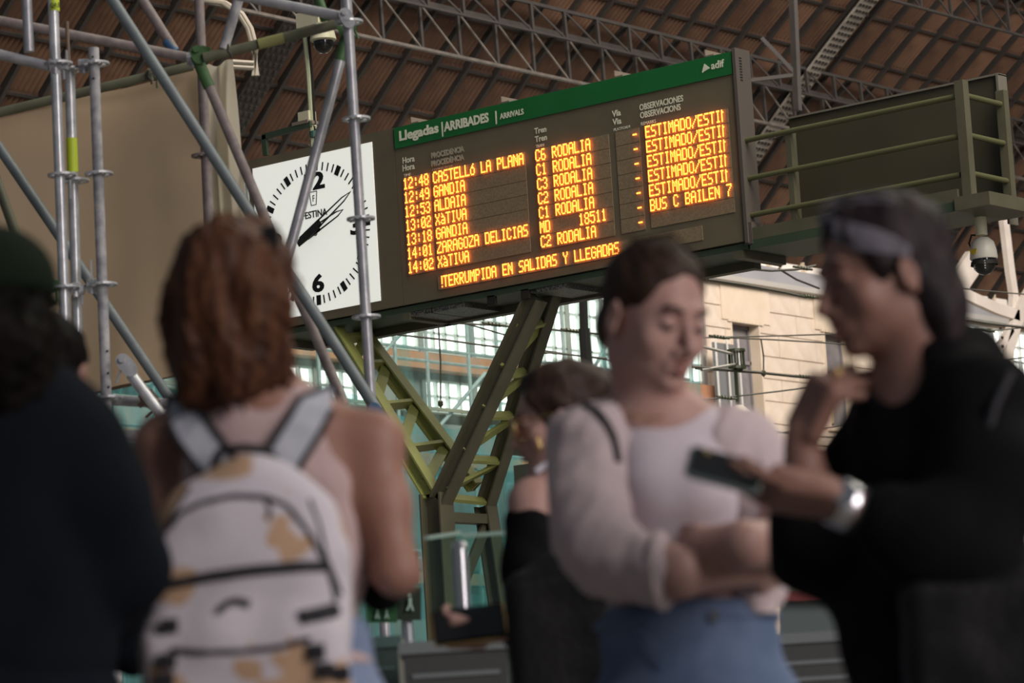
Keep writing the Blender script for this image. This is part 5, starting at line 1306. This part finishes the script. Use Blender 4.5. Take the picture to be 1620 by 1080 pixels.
# ---------------------------------------------------------------- woman with crossed arms, white tee and cardigan
f = Fig('person', 'person smiling down with arms crossed, in a white tee, pale cardigan and blue jeans', 'person', 1070, 6.2); P = f.P
F = Field((P(860, 600)[0], -.36, .84), (P(1330, 600)[0], .26, P(1040, 372)[2]), .0046)
hc = P(1036, 496, .0); hR = rot(-145, -21, -3)
w = head(F, hc, hR, 1.05)
F.chain([P(1012, 560, .03), P(1032, 660, .05)], [.052, .056], .03); F.cap(P(1012, 555, .03), P(1030, 645, .02), .044, .048, .03)
sl, sr = P(932, 712, .03), P(1172, 712, .08)
F.cap(P(1000, 680, .04), sl, .048, .05, .04); F.cap(P(1090, 680, .05), sr, .048, .05, .04)
F.ell(P(1062, 790, .05), (.135, .085, .18), None, .05); F.ell(P(1085, 950, .04), (.12, .088, .12), None, .05)
el, er = P(966, 880, -.10), P(1265, 858, -.10)
wl, wrr = P(1192, 900, -.07), P(1110, 862, -.16)
F.chain([sl, el], [.048, .040], .03); F.chain([el, P(1070, 905, -.15), wl], [.041, .040, .027], .03)
F.chain([sr, P(1215, 790, .02), er], [.048, .044, .038], .03); F.chain([er, P(1175, 862, -.19) , wrr], [.040, .040, .030], .01)
hand(F, wl, P(1248, 885, .02) - wl, (0, 1, .1), -1, .92, curl=(.25, .3, .2)); hand(F, wrr, P(1060, 862, -.03) - wrr, (.3, 1, 0), 1, .9, curl=(.3, .4, .3))
f.fld(F, 'body', m_skin)
facebits(f, w, 1.05, m_brow, m_lip, m_lash)
# tee
T_ = Field((P(900, 600)[0], -.16, P(1000, 880)[2]), (P(1230, 600)[0], .22, P(1000, 630)[2]), .006)
T_.ell(P(1066, 792, .045), (.142, .096, .185), None, .05); T_.cap(P(985, 690, .05), P(1150, 700, .06), .050, .05, .05); T_.ell(P(1100, 770, -.03), (.055, .05, .06), None, .04); T_.ell(P(1030, 770, -.025), (.05, .05, .06), None, .04)
T_.cap(P(1030, 590, .035), P(1046, 660, .03), .062, .066, .012, -1)
T_.wrinkle(.0028, 45, 15); f.fld(T_, 'tee_shirt', m_tee)
# cardigan: sleeves, shoulders and open fronts
C_ = Field((P(855, 600)[0], -.30, P(1000, 985)[2]), (P(1290, 600)[0], .27, P(1000, 615)[2]), .0058)
C_.chain([P(1110, 672, .08), P(1172, 712, .07), P(1208, 790, .03), P(1240, 840, -.03)], [.040, .062, .064, .05], .05)
C_.chain([P(970, 690, .04), P(950, 780, .03), P(960, 870, .04)], [.05, .055, .055], .04); C_.chain([P(1145, 700, .02), P(1195, 830, .05), P(1205, 930, .04)], [.045, .05, .045], .04)
C_.ell(P(1050, 790, .12), (.15, .07, .18), None, .05); C_.chain([P(1190, 925, -.0), P(1205, 975, -.02)], [.035, .018], .03)
C_.ell(P(1062, 800, -.12), (.088, .12, .19), None, .02, -1); C_.cap(P(1028, 590, .03), P(1040, 668, .03), .064, .070, .012, -1)
C_.chain([P(985, 668, .07), P(930, 712, .03), P(928, 800, -.02), P(958, 878, -.09)], [.045, .063, .072, .068], .05); C_.chain([P(958, 878, -.09), P(1034, 902, -.135)], [.068, .056], .03)
C_.wrinkle(.0058, 34, 16, aniso=(1, 1, 1.8)); C_.wrinkle(.002, 95, 17); f.fld(C_, 'cardigan', m_card)
q = MB()
for i, (x, y, r_) in enumerate(((1046, 903, .058), (1052, 903, .052))):
    c = P(x, y, -.135); dv = V3(1, -.35, -.05); dv /= np.linalg.norm(dv); u = np.cross(dv, (0, 0, 1)); u /= np.linalg.norm(u); v = np.cross(dv, u); n_ = 18; q.tube([c + (u * math.cos(t * 2 * math.pi / n_) + v * math.sin(t * 2 * math.pi / n_)) * r_ for t in range(n_ + 1)], .010, 8, caps=False)
f.mb(q, 'rolled_cuff', m_card)
t = legs(f, P(1090, 1000)[0], .04, .90, m_jean, w=.088, rh=.105, r2=.07, top=P(1090, 950)[2], depth=.125, hipw=.178, name='jeans', wr=.003)
zb = P(1090, 970)[2]
q = MB(); q.tube([(P(1090, 1000)[0] + .150 * math.cos(a * math.pi / 12), .04 + .100 * math.sin(a * math.pi / 12), zb - .012 ) for a in range(25)], .011, 6, caps=False); f.mb(q, 'waistband', m_jean, t)
q = MB(); c = P(1130, 975, -.07); q.disc(c, (0, 1, 0), .010, .008, 12); f.mb(q, 'jeans_button', m_silver, t)
q = MB(); q.tube([(P(1030, 985, 0)[0] + .05 * i / 6 - .03, -.085 + .02 * abs(i - 6) / 6, zb - .03 - .06 * (i / 6) ** 2) for i in range(7)], .003, 5); f.mb(q, 'pocket_seam', m_jean, t)
_p = [f.surf(C_, x, y, .002, -.3, .3) for x, y in ((924, 640), (936, 645), (948, 655), (960, 670), (969, 688), (975, 706), (979, 730))]
f.add(MB().tube(_p, [.007] * 7, 6).mesh('bag_strap', m_bblack), 'bag_strap', lab='narrow black strap over the shoulder')
q = MB(); q.tube([P(985, 640, .02), P(1000, 656, -.03), P(1022, 662, -.05), P(1050, 660, -.05)], .0018, 6); f.mb(q, 'necklace', m_gold)
# hair pulled back
def hair_cap(H, c, R, s=1.0, thick=.012, low=-.05, front=.045, part=True):
    W_ = lambda x, y, z: c + R @ (V3(x, y, z) * s)
    H.ell(W_(0, -.016, .032), V3(.073 + thick, .091 + thick, .085 + thick) * s, R, .02)
    H.ell(W_(0, -.05, -.03), V3(.066, .055, .06) * s, R, .03)
    H.ell(W_(0, .125, -.050), V3(.110, .105, .150) * s, R, .012, -1)          # face opening
    H.box(W_(0, .02, low - .12), V3(.12, .20, .12) * s, 0, R, .02, -1)
    for q in (-1, 1): H.ell(W_(q * .085, .0, -.022), V3(.022, .024, .036) * s, R, .008, -1)
    return W_
H = Field(hc - .16, hc + .16, .0044); W_ = hair_cap(H, hc, hR, 1.05, .005, low=-.055)
H.ell(W_(0, -.105, -.045), V3(.035, .03, .04), hR, .03); H.wrinkle(.0016, 150, 31, aniso=(1, 1, .4)); f.fld(H, 'hair', m_hairE)
q = MB(); r = random.Random(9)
for i in range(16):
    a = r.uniform(-1, 1); q.tube([W_(a * .07, .05 - .02 * abs(a), .115 - .03 * abs(a)), W_(a * .06, .0, .135 - .03 * abs(a)), W_(a * .04, -.08, .11)], .0012, 4)
o = f.mb(q, 'flyaway_strands', m_hairE); o['kind'] = 'stuff'

# ---------------------------------------------------------------- grey streaked woman in black, in profile, holding a phone
f = Fig('person', 'person in profile with dark bob and grey streak, in black, hand raised to the chin', 'person', 1470, 5.5); P = f.P
F = Field((P(1085, 600)[0], -.36, .80), (P(1660, 600)[0], .30, P(1400, 288)[2]), .0046)
hc = P(1396, 434, .0); hR = rot(109, -10, 3)
w = head(F, hc, hR, 1.02, nose=.9)
F.chain([P(1440, 490, .0), P(1458, 565, .01), P(1495, 620, .02)], [.046, .047, .06], .04)
sn, sf = P(1560, 650, -.12), P(1420, 650, .14)
F.cap(P(1480, 610, -.02), sn, .055, .056, .05); F.cap(P(1450, 620, .04), sf, .055, .05, .05)
F.ell(P(1475, 780, .02), (.115, .13, .21), None, .05); F.ell(P(1480, 1000, .02), (.12, .13, .16), None, .05)
en = P(1515, 880, -.20); wn = P(1322, 792, -.255)
F.chain([sn, en], [.052, .044], .03); F.chain([en, P(1420, 832, -.23), wn], [.044, .038, .027], .02)
hd = P(1150, 768, -.28) - wn
ph_c = P(1146, 744, -.285)
hand(F, wn, hd, (0, .35, .9), -1, 1.04, curl=(.10, .28, .3), tcurl=.2, tdir=P(1190, 738, -.30) - P(1290, 770, -.27))
ef = P(1285, 850, .02); wf = P(1268, 690, .0)
F.chain([sf, P(1370, 760, .10), ef], [.052, .048, .042], .03); F.chain([ef, P(1276, 780, .0), wf], [.042, .038, .026], .02)
hand(F, wf, P(1308, 606, -.02) - wf, (.9, .5, -.1), 1, 1.06, curl=(.80, .14, .06), spread=.20, tdir=P(1385, 600, .04) - P(1300, 650, .0))
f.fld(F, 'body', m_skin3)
facebits(f, w, 1.02, m_brow, m_lip, m_lash)
f.mb(MB().tube([P(1322, 590, -.03), P(1328, 593, -.03)], .0105, 8), 'ring', m_gold)
# black loose top
T_ = Field((P(1200, 600)[0], -.34, .84), (P(1680, 600)[0], .30, P(1450, 500)[2]), .0062)
T_.ell(P(1478, 770, .02), (.135, .16, .22), None, .05); T_.ell(P(1478, 980, .02), (.150, .155, .20), None, .06)
T_.cap(P(1495, 600, .0), P(1555, 640, -.10), .062, .074, .05); T_.cap(P(1480, 610, .04), sf, .06, .065, .05); T_.cap(P(1530, 580, .04), P(1560, 700, .03), .06, .08, .05)
T_.chain([sn, P(1560, 760, -.17), en], [.072, .080, .085], .04); T_.chain([en, P(1455, 850, -.225), P(1405, 820, -.24)], [.085, .068, .050], .04)
T_.chain([sf, P(1370, 760, .10), P(1290, 860, .02), P(1275, 835, .0)], [.066, .070, .064, .052], .04); T_.cap(P(1290, 850, .02), P(1350, 870, .05), .055, .08, .06)
T_.cap(P(1450, 480, -.01), P(1440, 610, -.01), .054, .042, .01, -1); T_.ell(P(1415, 585, -.02), (.040, .10, .060), None, .02, -1)
T_.wrinkle(.0042, 40, 25); f.fld(T_, 'loose_top', m_black)
legs(f, P(1480, 1000)[0], .02, .93, m_black, yaw=80, w=.085, rh=.105, top=1.02, depth=.13, hipw=.15)
# bob hair
H = Field(hc + (-.19, -.17, -.20), hc + (.20, .17, .18), .0044); s = 1.0
W_ = lambda x, y, z: hc + hR @ (V3(x, y, z) * s)
H.ell(W_(0, -.016, .036), V3(.090, .106, .096) * s, hR, .02); H.ell(W_(0, -.062, -.055), V3(.078, .055, .090) * s, hR, .04)
for q in (-1, 1): H.ell(W_(q * .066, -.050, -.075), V3(.026, .034, .075) * s, hR, .03)
H.ell(W_(0, .140, -.055), V3(.14, .122, .150) * s, hR, .012, -1)
H.ell(W_(-.10, .012, -.03), V3(.035, .026, .045) * s, hR, .01, -1); H.ell(W_(.10, .012, -.03), V3(.035, .026, .045) * s, hR, .01, -1)
H.cap(W_(0, .02, .155), W_(0, -.08, .15), .008, None, .02, -1)
H.wrinkle(.002, 120, 41, aniso=(1, 1, .4)); H.wrinkle(.003, 45, 42)
ho = f.fld(H, 'hair', m_hairF)
# silver lock swept from the forehead over the ear, following the hair surface
r = random.Random(3)
for i, (m_, n_) in enumerate(((m_hairG, 58), (m_hairG, 7))):
    q = MB()
    for j in range(n_):
        o_ = r.uniform(-1, 1); e_ = r.uniform(-3, 3)
        if i == 0: pts = [(1296 + 3 * o_, 350 + 16 * o_), (1322, 364 + 19 * o_ + e_), (1355, 375 + 19 * o_), (1390, 383 + 16 * o_ - e_), (1416, 388 + 12 * o_), (1440, 400 + 9 * o_)]
        else: pts = [(1300 + 6 * o_, 338 + 12 * o_), (1325, 324 + 9 * o_ + e_), (1360, 316 + 7 * o_), (1410, 318 + 6 * o_)]
        pp = [f.surf(H, x, y, .0015, -.3, .3) for x, y in pts]; q.tube(pp, [.0012, .0022, .0026, .0024, .002, .001][:len(pp)], 5)
    o = f.mb(q, 'silver_lock', m_hairG, ho, lab='silver grey streak'); o['kind'] = 'stuff'
# watch
wq = P(1322, 791, -.256); dv = (wn - en); dv /= np.linalg.norm(dv)
def band(c, d, r_, wd, th, name, mm, par=None):
    u = np.cross(d, (0, 0, 1.)); u /= np.linalg.norm(u); v = np.cross(d, u); q = MB(); n = 22; b = 0
    for (rr, zz) in ((r_, -wd), (r_ + th, -wd * .9), (r_ + th, wd * .9), (r_, wd)):
        for k in range(n): t = 2 * math.pi * k / n; q.v.append(Vector(c + (u * math.cos(t) * .92 + v * math.sin(t) * 1.06) * rr + d * zz))
    for i in range(3):
        for k in range(n): k2 = (k + 1) % n; q.f.append([i * n + k, i * n + k2, (i + 1) * n + k2, (i + 1) * n + k])
    return f.mb(q, name, mm, par)
bd_ = band(wn - dv * .012, dv, .031, .0135, .004, 'watch', m_silver)
q = MB(); q.disc(wn - dv * .012 + V3(0, -.033, .012), (0, -1, .35), .018, .010, 20); f.mb(q, 'watch_case', m_silver, bd_)
band(en + dv * .17, dv, .033, .004, .002, 'bracelet', m_bblack)
phn = Fig('phone', 'dark smartphone held out between the two talking women', 'phone', 1146, 5.5, base=f.b + RTH * float(ph_c[0]) + FWH * float(ph_c[1]) + Vector((0, 0, float(ph_c[2]))))
def phone(fig, R, L, wd, th, m_body, m_edge, cam=True):
    q = MB(); n = 6; out = []
    for (cx_, cy_) in ((1, 1), (-1, 1), (-1, -1), (1, -1)):
        for k in range(n):
            t = math.atan2(cy_, cx_) - math.pi / 4 + math.pi / 2 * k / (n - 1); out.append((cx_ * (L / 2 - .009) + .009 * math.cos(t), cy_ * (wd / 2 - .009) + .009 * math.sin(t)))
    q.poly([Vector(R @ V3(a, b, -th / 2)) for a, b in out], Vector(R @ V3(0, 0, th))); fig.mb(q, 'phone_body', m_body, smooth=False)
    e = MB(); pts = [Vector(R @ V3(a * 1.003, b * 1.003, 0)) for a, b in out]; e.tube(pts + [pts[0]], .0035, 6, caps=False); fig.mb(e, 'metal_edge', m_edge)
    sc = MB(); sc.poly([Vector(R @ V3(a * .95, b * .9, th / 2)) for a, b in out], Vector(R @ V3(0, 0, .0006))); fig.mb(sc, 'screen', m_dome, smooth=False)
    if cam:
        c = MB(); c.box(R @ V3(-L / 2 + .022, -wd / 2 + .02, -th / 2 - .001), R @ V3(.014, 0, 0), R @ V3(0, .014, 0), R @ V3(0, 0, .002)); fig.mb(c, 'camera_bump', m_edge, smooth=False)
        for dx, dy in ((0, 0), (.012, 0)):
            c = MB(); c.disc(R @ V3(-L / 2 + .016 + dx, -wd / 2 + .02, -th / 2 - .004), R @ V3(0, 0, 1), .005, .003, 12); fig.mb(c, 'lens', m_dome)
m_ph = mat('dark_teal_phone_glass', (.035, .055, .055), .2); m_phe = mat('dull_teal_phone_edge', (.20, .24, .23), .3, metal=.6)
Rp = np.array(Matrix.Rotation(math.radians(19), 3, 'Y') @ Matrix.Rotation(math.radians(40), 3, 'X'))
phone(phn, Rp, .105, .074, .009, m_ph, m_phe)
c = MB(); c.disc(Rp @ V3(-.030, .026, .006), Rp @ V3(0, 0, 1), .006, .004, 14); phn.mb(c, 'lens_glint', m_gold)  # gold disc painted in for the orange reflection at the lens
# black shoulder bag with gold chain at the right edge
bg2 = Fig('shoulder_bag', 'black shoulder bag with a gold chain and clasp at the lower right corner', 'bag', 1560, 5.3, base=at(1560, 1010, 5.27)); P = bg2.P
G2 = Field((-.16, -.10, -.17), (.16, .10, .15), .006); G2.box((0, 0, -.02), (.09, .02, .085), .03, None, .02); G2.wrinkle(.002, 50, 2); bg2.fld(G2, 'bag_body', mat('black_leather', (.008, .008, .008), .5, spec=.2, bump=.2, bscale=60))
q = MB(); pts = [P(1480, 990, -.04), P(1500, 930, -.06), P(1515, 912, -.06), P(1548, 940, -.07), P(1600, 938, -.06), P(1650, 915, -.03)]
for a, b in zip(pts[:-1], pts[1:]):
    for t in range(5):
        c = a + (b - a) * (t + .5) / 5; d = (b - a) / np.linalg.norm(b - a); q.tube([c - d * .006, c + d * .006], .0022, 6)
q.tube(pts, .0012, 5); bg2.mb(q, 'gold_chain', m_gold)
q = MB(); c = P(1545, 948, -.075); q.disc(c, (0, -1, 0), .013, .006, 14); q.box(c + V3(0, 0, -.016), (.007, 0, 0), (0, .003, 0), (0, 0, .008)); bg2.mb(q, 'clasp', m_gold)
q = MB(); c = P(1495, 990, -.05); q.tube([c, c + V3(.004, 0, -.03), c + V3(-.002, 0, -.06)], .008, 6); bg2.mb(q, 'tassel', mat('dark_red_tassel', (.09, .02, .015), .7))
q = MB(); q.tube([P(1500, 930, -.03), P(1530, 800, -.04), P(1575, 640, -.02), P(1600, 590, .03)], .006, 6); bg2.mb(q, 'shoulder_strap', m_bblack)

# ---------------------------------------------------------------- woman with tinted glasses and off-shoulder top
f = Fig('person', 'person in tinted glasses and gold hoop earring with bare shoulder in black off-shoulder top', 'person', 880, 8.0); P = f.P
F = Field((P(680, 600)[0], -.36, .82), (P(1010, 600)[0], .24, P(880, 555)[2]), .0048)
hc = P(884, 661, .0); hR = rot(92, -10, 0)
w = head(F, hc, hR, .98)
F.chain([P(905, 690, .0), P(910, 770, .02)], [.048, .055], .04)
sn = P(842, 795, -.10); F.cap(P(900, 775, .0), sn, .05, .050, .05); F.cap(P(910, 775, .02), P(960, 795, .10), .05, .048, .05)
F.ell(P(890, 880, .02), (.10, .125, .19), None, .05); F.ell(P(890, 1000, .02), (.11, .13, .15), None, .05)
en = P(850, 985, -.16); wn = P(772, 1000, -.25); F.chain([sn, P(838, 890, -.14), en], [.046, .040, .034], .03); F.chain([en, wn], [.034, .024], .02)
hand(F, wn, P(712, 998, -.27) - wn, (.1, .9, .6), 1, 1.0, curl=(.5, .7, .45), tdir=(-.8, -.1, .5))
f.fld(F, 'body', m_skin); facebits(f, w, .98, m_brow, m_lip, m_lash)
T_ = Field((P(770, 600)[0], -.26, .86), (P(1010, 600)[0], .22, P(880, 770)[2]), .006)
T_.ell(P(890, 880, .02), (.118, .145, .20), None, .05); T_.ell(P(890, 1000, .02), (.125, .14, .17), None, .05); T_.chain([P(838, 830, -.11), P(832, 900, -.14), P(845, 985, -.165), P(815, 1000, -.20)], [.056, .052, .046, .038], .03)
T_.box(P(880, 796, 0) + V3(0, 0, .10), (.5, .5, .10), 0, None, .006, -1); T_.wrinkle(.003, 45, 35); f.fld(T_, 'off_shoulder_top', m_black)
legs(f, P(890, 1000)[0], .02, .92, m_black, yaw=80, top=1.0, hipw=.13, depth=.13)
H = Field(hc - .17, hc + .17, .0046); W_ = hair_cap(H, hc, hR, .98, .016, low=-.045); H.ell(W_(0, -.10, .045), V3(.06, .045, .05), hR, .03); H.wrinkle(.003, 90, 51); f.fld(H, 'hair', m_hairD)
# glasses
g = f.add(MB().tube([W_(-.070, .098, .002), W_(-.074, .05, .004), W_(-.080, -.005, .0)], .0022, 6).tube([W_(.070, .098, .002), W_(.074, .05, .004), W_(.080, -.005, .0)], .0022, 6).tube([W_(-.010, .118, .004), W_(.010, .118, .004)], .002, 6).mesh('eyeglasses', m_gold), 'eyeglasses')
m_lens = thin_glass('orange_tinted_lens', (.95, .72, .50), .25)
for q_ in (-1, 1):
    q = MB(); c = W_(q_ * .036, .112, -.004); ring = [c + hR @ V3(.028 * math.cos(t * math.pi / 10), -.004 * abs(math.cos(t * math.pi / 10)) - .004, .026 * math.sin(t * math.pi / 10)) for t in range(20)]
    q.tube(ring + [ring[0]], .0022, 6, caps=False); f.mb(q, 'rim', m_gold, g); q = MB(); q.poly([Vector(p) for p in ring], Vector(hR @ V3(0, .001, 0))); f.mb(q, 'lens', m_lens, g)
q = MB(); c = P(853, 700, -.085); q.tube([c + V3(.002 * math.cos(t), .009 * math.cos(t), .019 * math.sin(t)) for t in [k * math.pi / 8 for k in range(17)]], .0024, 6, caps=False); f.mb(q, 'hoop_earring', m_gold)
q = MB(); q.box(P(860, 737, -.09), (.017, 0, .011), (0, .004, 0), (-.003, 0, .005)); f.mb(q, 'white_strap', mat('white_strap', (.6, .6, .66), .5))
ph2c = P(742, 988, -.285)
ph2 = Fig('wallet_phone', 'dark phone wallet with gold edge held low in front of the ticket gate', 'phone', 742, 8.0, base=f.b + RTH * float(ph2c[0]) + FWH * float(ph2c[1]) + Vector((0, 0, float(ph2c[2]))))
phone(ph2, np.array(Matrix.Rotation(math.radians(-4), 3, 'Y') @ Matrix.Rotation(math.radians(70), 3, 'X')), .15, .075, .016, m_black, m_gold, cam=False)
hbg = Fig('handbag', 'black handbag with a pale round stud carried behind the crossed arms woman', 'bag', 880, 7.7, base=at(885, 985, 7.62)); P = hbg.P
G2 = Field((-.16, -.10, -.20), (.18, .10, .22), .006); G2.box((0.01, 0, -.03), (.085, .02, .10), .035, None, .02); G2.ell((.01, 0, .10), (.07, .03, .05), None, .04); G2.wrinkle(.003, 40, 5); hbg.fld(G2, 'bag_body', MATS['black_leather'])
q = MB(); q.disc(P(851, 974, -.055), (0, -1, 0), .011, .008, 14); hbg.mb(q, 'stud', mat('pale_brass_stud', (.75, .68, .5), .2, metal=.8))
q = MB(); q.tube([P(905, 920, -.03), P(885, 860, -.06), P(878, 800, -.06), P(895, 760, -.02)], .006, 6); hbg.mb(q, 'handle', m_bblack)

# ---------------------------------------------------------------- person in black with cap at the left edge
f = Fig('person', 'person in dark long sleeved knit and dark green cap, cut by the left edge', 'person', 20, 5.3); P = f.P
F = Field((P(-260, 600)[0], -.24, .80), (P(280, 600)[0], .34, P(10, 355)[2]), .0065)
hc = P(-14, 498, .0); w = head(F, hc, rot(-20, -6), 1.0, face=False)
F.cap(P(0, 560, .0), P(0, 650, .0), .056, .064, .03); sl, sr = P(-165, 715, .02), P(108, 705, .02); F.cap(P(-20, 670, 0), sl, .06, .056, .05); F.cap(P(20, 660, 0), sr, .06, .056, .05)
F.ell(P(-5, 800, .02), (.165, .10, .22), None, .05); F.ell(P(-5, 1000, .02), (.15, .10, .2), None, .05)
er = P(195, 895, .02); el = P(-215, 930, .02); wr_ = P(165, 985, .20); wl = P(-120, 960, .24); F.chain([sr, P(160, 800, .0), er], [.056, .048, .042], .03); F.chain([er, wr_], [.042, .028], .02); F.chain([sl, el], [.056, .042], .03); F.chain([el, wl], [.042, .028], .02)
hand(F, wr_, P(110, 960, .28) - wr_, (-.3, 0, 1), -1, 1, ); hand(F, wl, P(-60, 940, .3) - wl, (.3, 0, 1), 1, 1)
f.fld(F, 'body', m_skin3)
T_ = Field((P(-300, 600)[0], -.26, .86), (P(300, 600)[0], .34, P(0, 590)[2]), .008)
T_.cap(P(-10, 655, 0), sl, .075, .07, .05); T_.cap(P(20, 650, 0), sr, .075, .072, .05); T_.ell(P(-5, 800, .02), (.185, .125, .24), None, .05); T_.ell(P(-5, 1000, .02), (.175, .125, .22), None, .05)
T_.chain([sr, P(160, 800, .0), er], [.072, .066, .060], .04); T_.chain([er, (er + wr_) / 2, wr_], [.060, .054, .042], .04); T_.chain([sl, el, wl], [.072, .06, .044], .04); T_.cap(P(0, 560, .0), P(0, 625, .0), .058, .062, .01, -1)
T_.wrinkle(.004, 35, 61); f.fld(T_, 'knit_jumper', m_navy)
legs(f, P(0, 1000)[0], .02, .90, m_navy, top=1.0, hipw=.18, depth=.13)
H = Field(hc - .2, hc + .2, .006); H.ell(hc + (0, -.03, -.02), (.092, .10, .13), None, .03); H.ell(hc + (.01, -.05, -.10), (.085, .07, .09), None, .04); H.wrinkle(.006, 60, 62); H.wrinkle(.003, 150, 63); f.fld(H, 'hair', m_hairA)
C_ = Field(hc + (-.2, -.2, -.02), hc + (.2, .3, .2), .006); C_.ell(hc + (0, -.015, .045), (.100, .115, .085), None, .02); C_.box(hc + (0, 0, -.02), (.2, .3, .04), 0, None, .01, -1); C_.ell(hc + V3(.030, .10, .035), (.055, .09, .012), rot(-20), .02); f.fld(C_, 'cap', mat('dark_green_cap_cloth', (.008, .014, .008), .9, spec=.1, bump=.2, bscale=200))
# ---------------------------------------------------------------- dark haired man beyond
f = Fig('person', 'person with short dark hair mostly hidden behind the left figure in the cap', 'person', 80, 7.4); P = f.P
F = Field((P(-100, 700)[0], -.2, .80), (P(250, 600)[0], .3, P(80, 480)[2]), .007); hc = P(78, 590, 0); w = head(F, hc, rot(-15, -4), 1.0, face=False)
F.cap(P(75, 650, 0), P(75, 740, 0), .056, .065, .03); sl, sr = P(-45, 800, 0), P(180, 800, 0); F.cap(P(60, 770, 0), sl, .055, .05, .05); F.cap(P(90, 770, 0), sr, .055, .05, .05); F.ell(P(72, 900, .0), (.155, .10, .22), None, .05)
for a, q in ((sl, -1), (sr, 1)):
    e = a + V3(q * .02, .02, -.28); w_ = e + V3(-q * .04, .16, .04); F.chain([a, e, w_], [.05, .042, .028], .03); hand(F, w_, V3(-q * .3, .8, .3), (0, 0, 1), -q, 1)
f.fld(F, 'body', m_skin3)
T_ = Field((P(-130, 700)[0], -.2, .82), (P(280, 600)[0], .3, P(80, 700)[2]), .009); T_.cap(sl, P(75, 775, 0), .065, .07, .05); T_.cap(sr, P(75, 775, 0), .065, .07, .05); T_.ell(P(72, 920, .0), (.17, .12, .26), None, .05)
for a, q in ((sl, -1), (sr, 1)):
    e = a + V3(q * .02, .02, -.28); T_.chain([a, e, e + V3(-q * .03, .13, .03)], [.065, .055, .042], .03)
T_.wrinkle(.003, 40, 71); f.fld(T_, 'jacket', m_navy); legs(f, P(72, 1000)[0], .0, .90, m_navy, top=1.0, hipw=.17, depth=.12)
H = Field(hc - .16, hc + .16, .006); hair_cap(H, hc, rot(-15, -4), 1.0, .010, low=-.05); H.wrinkle(.002, 120, 72); f.fld(H, 'hair', m_hairA)
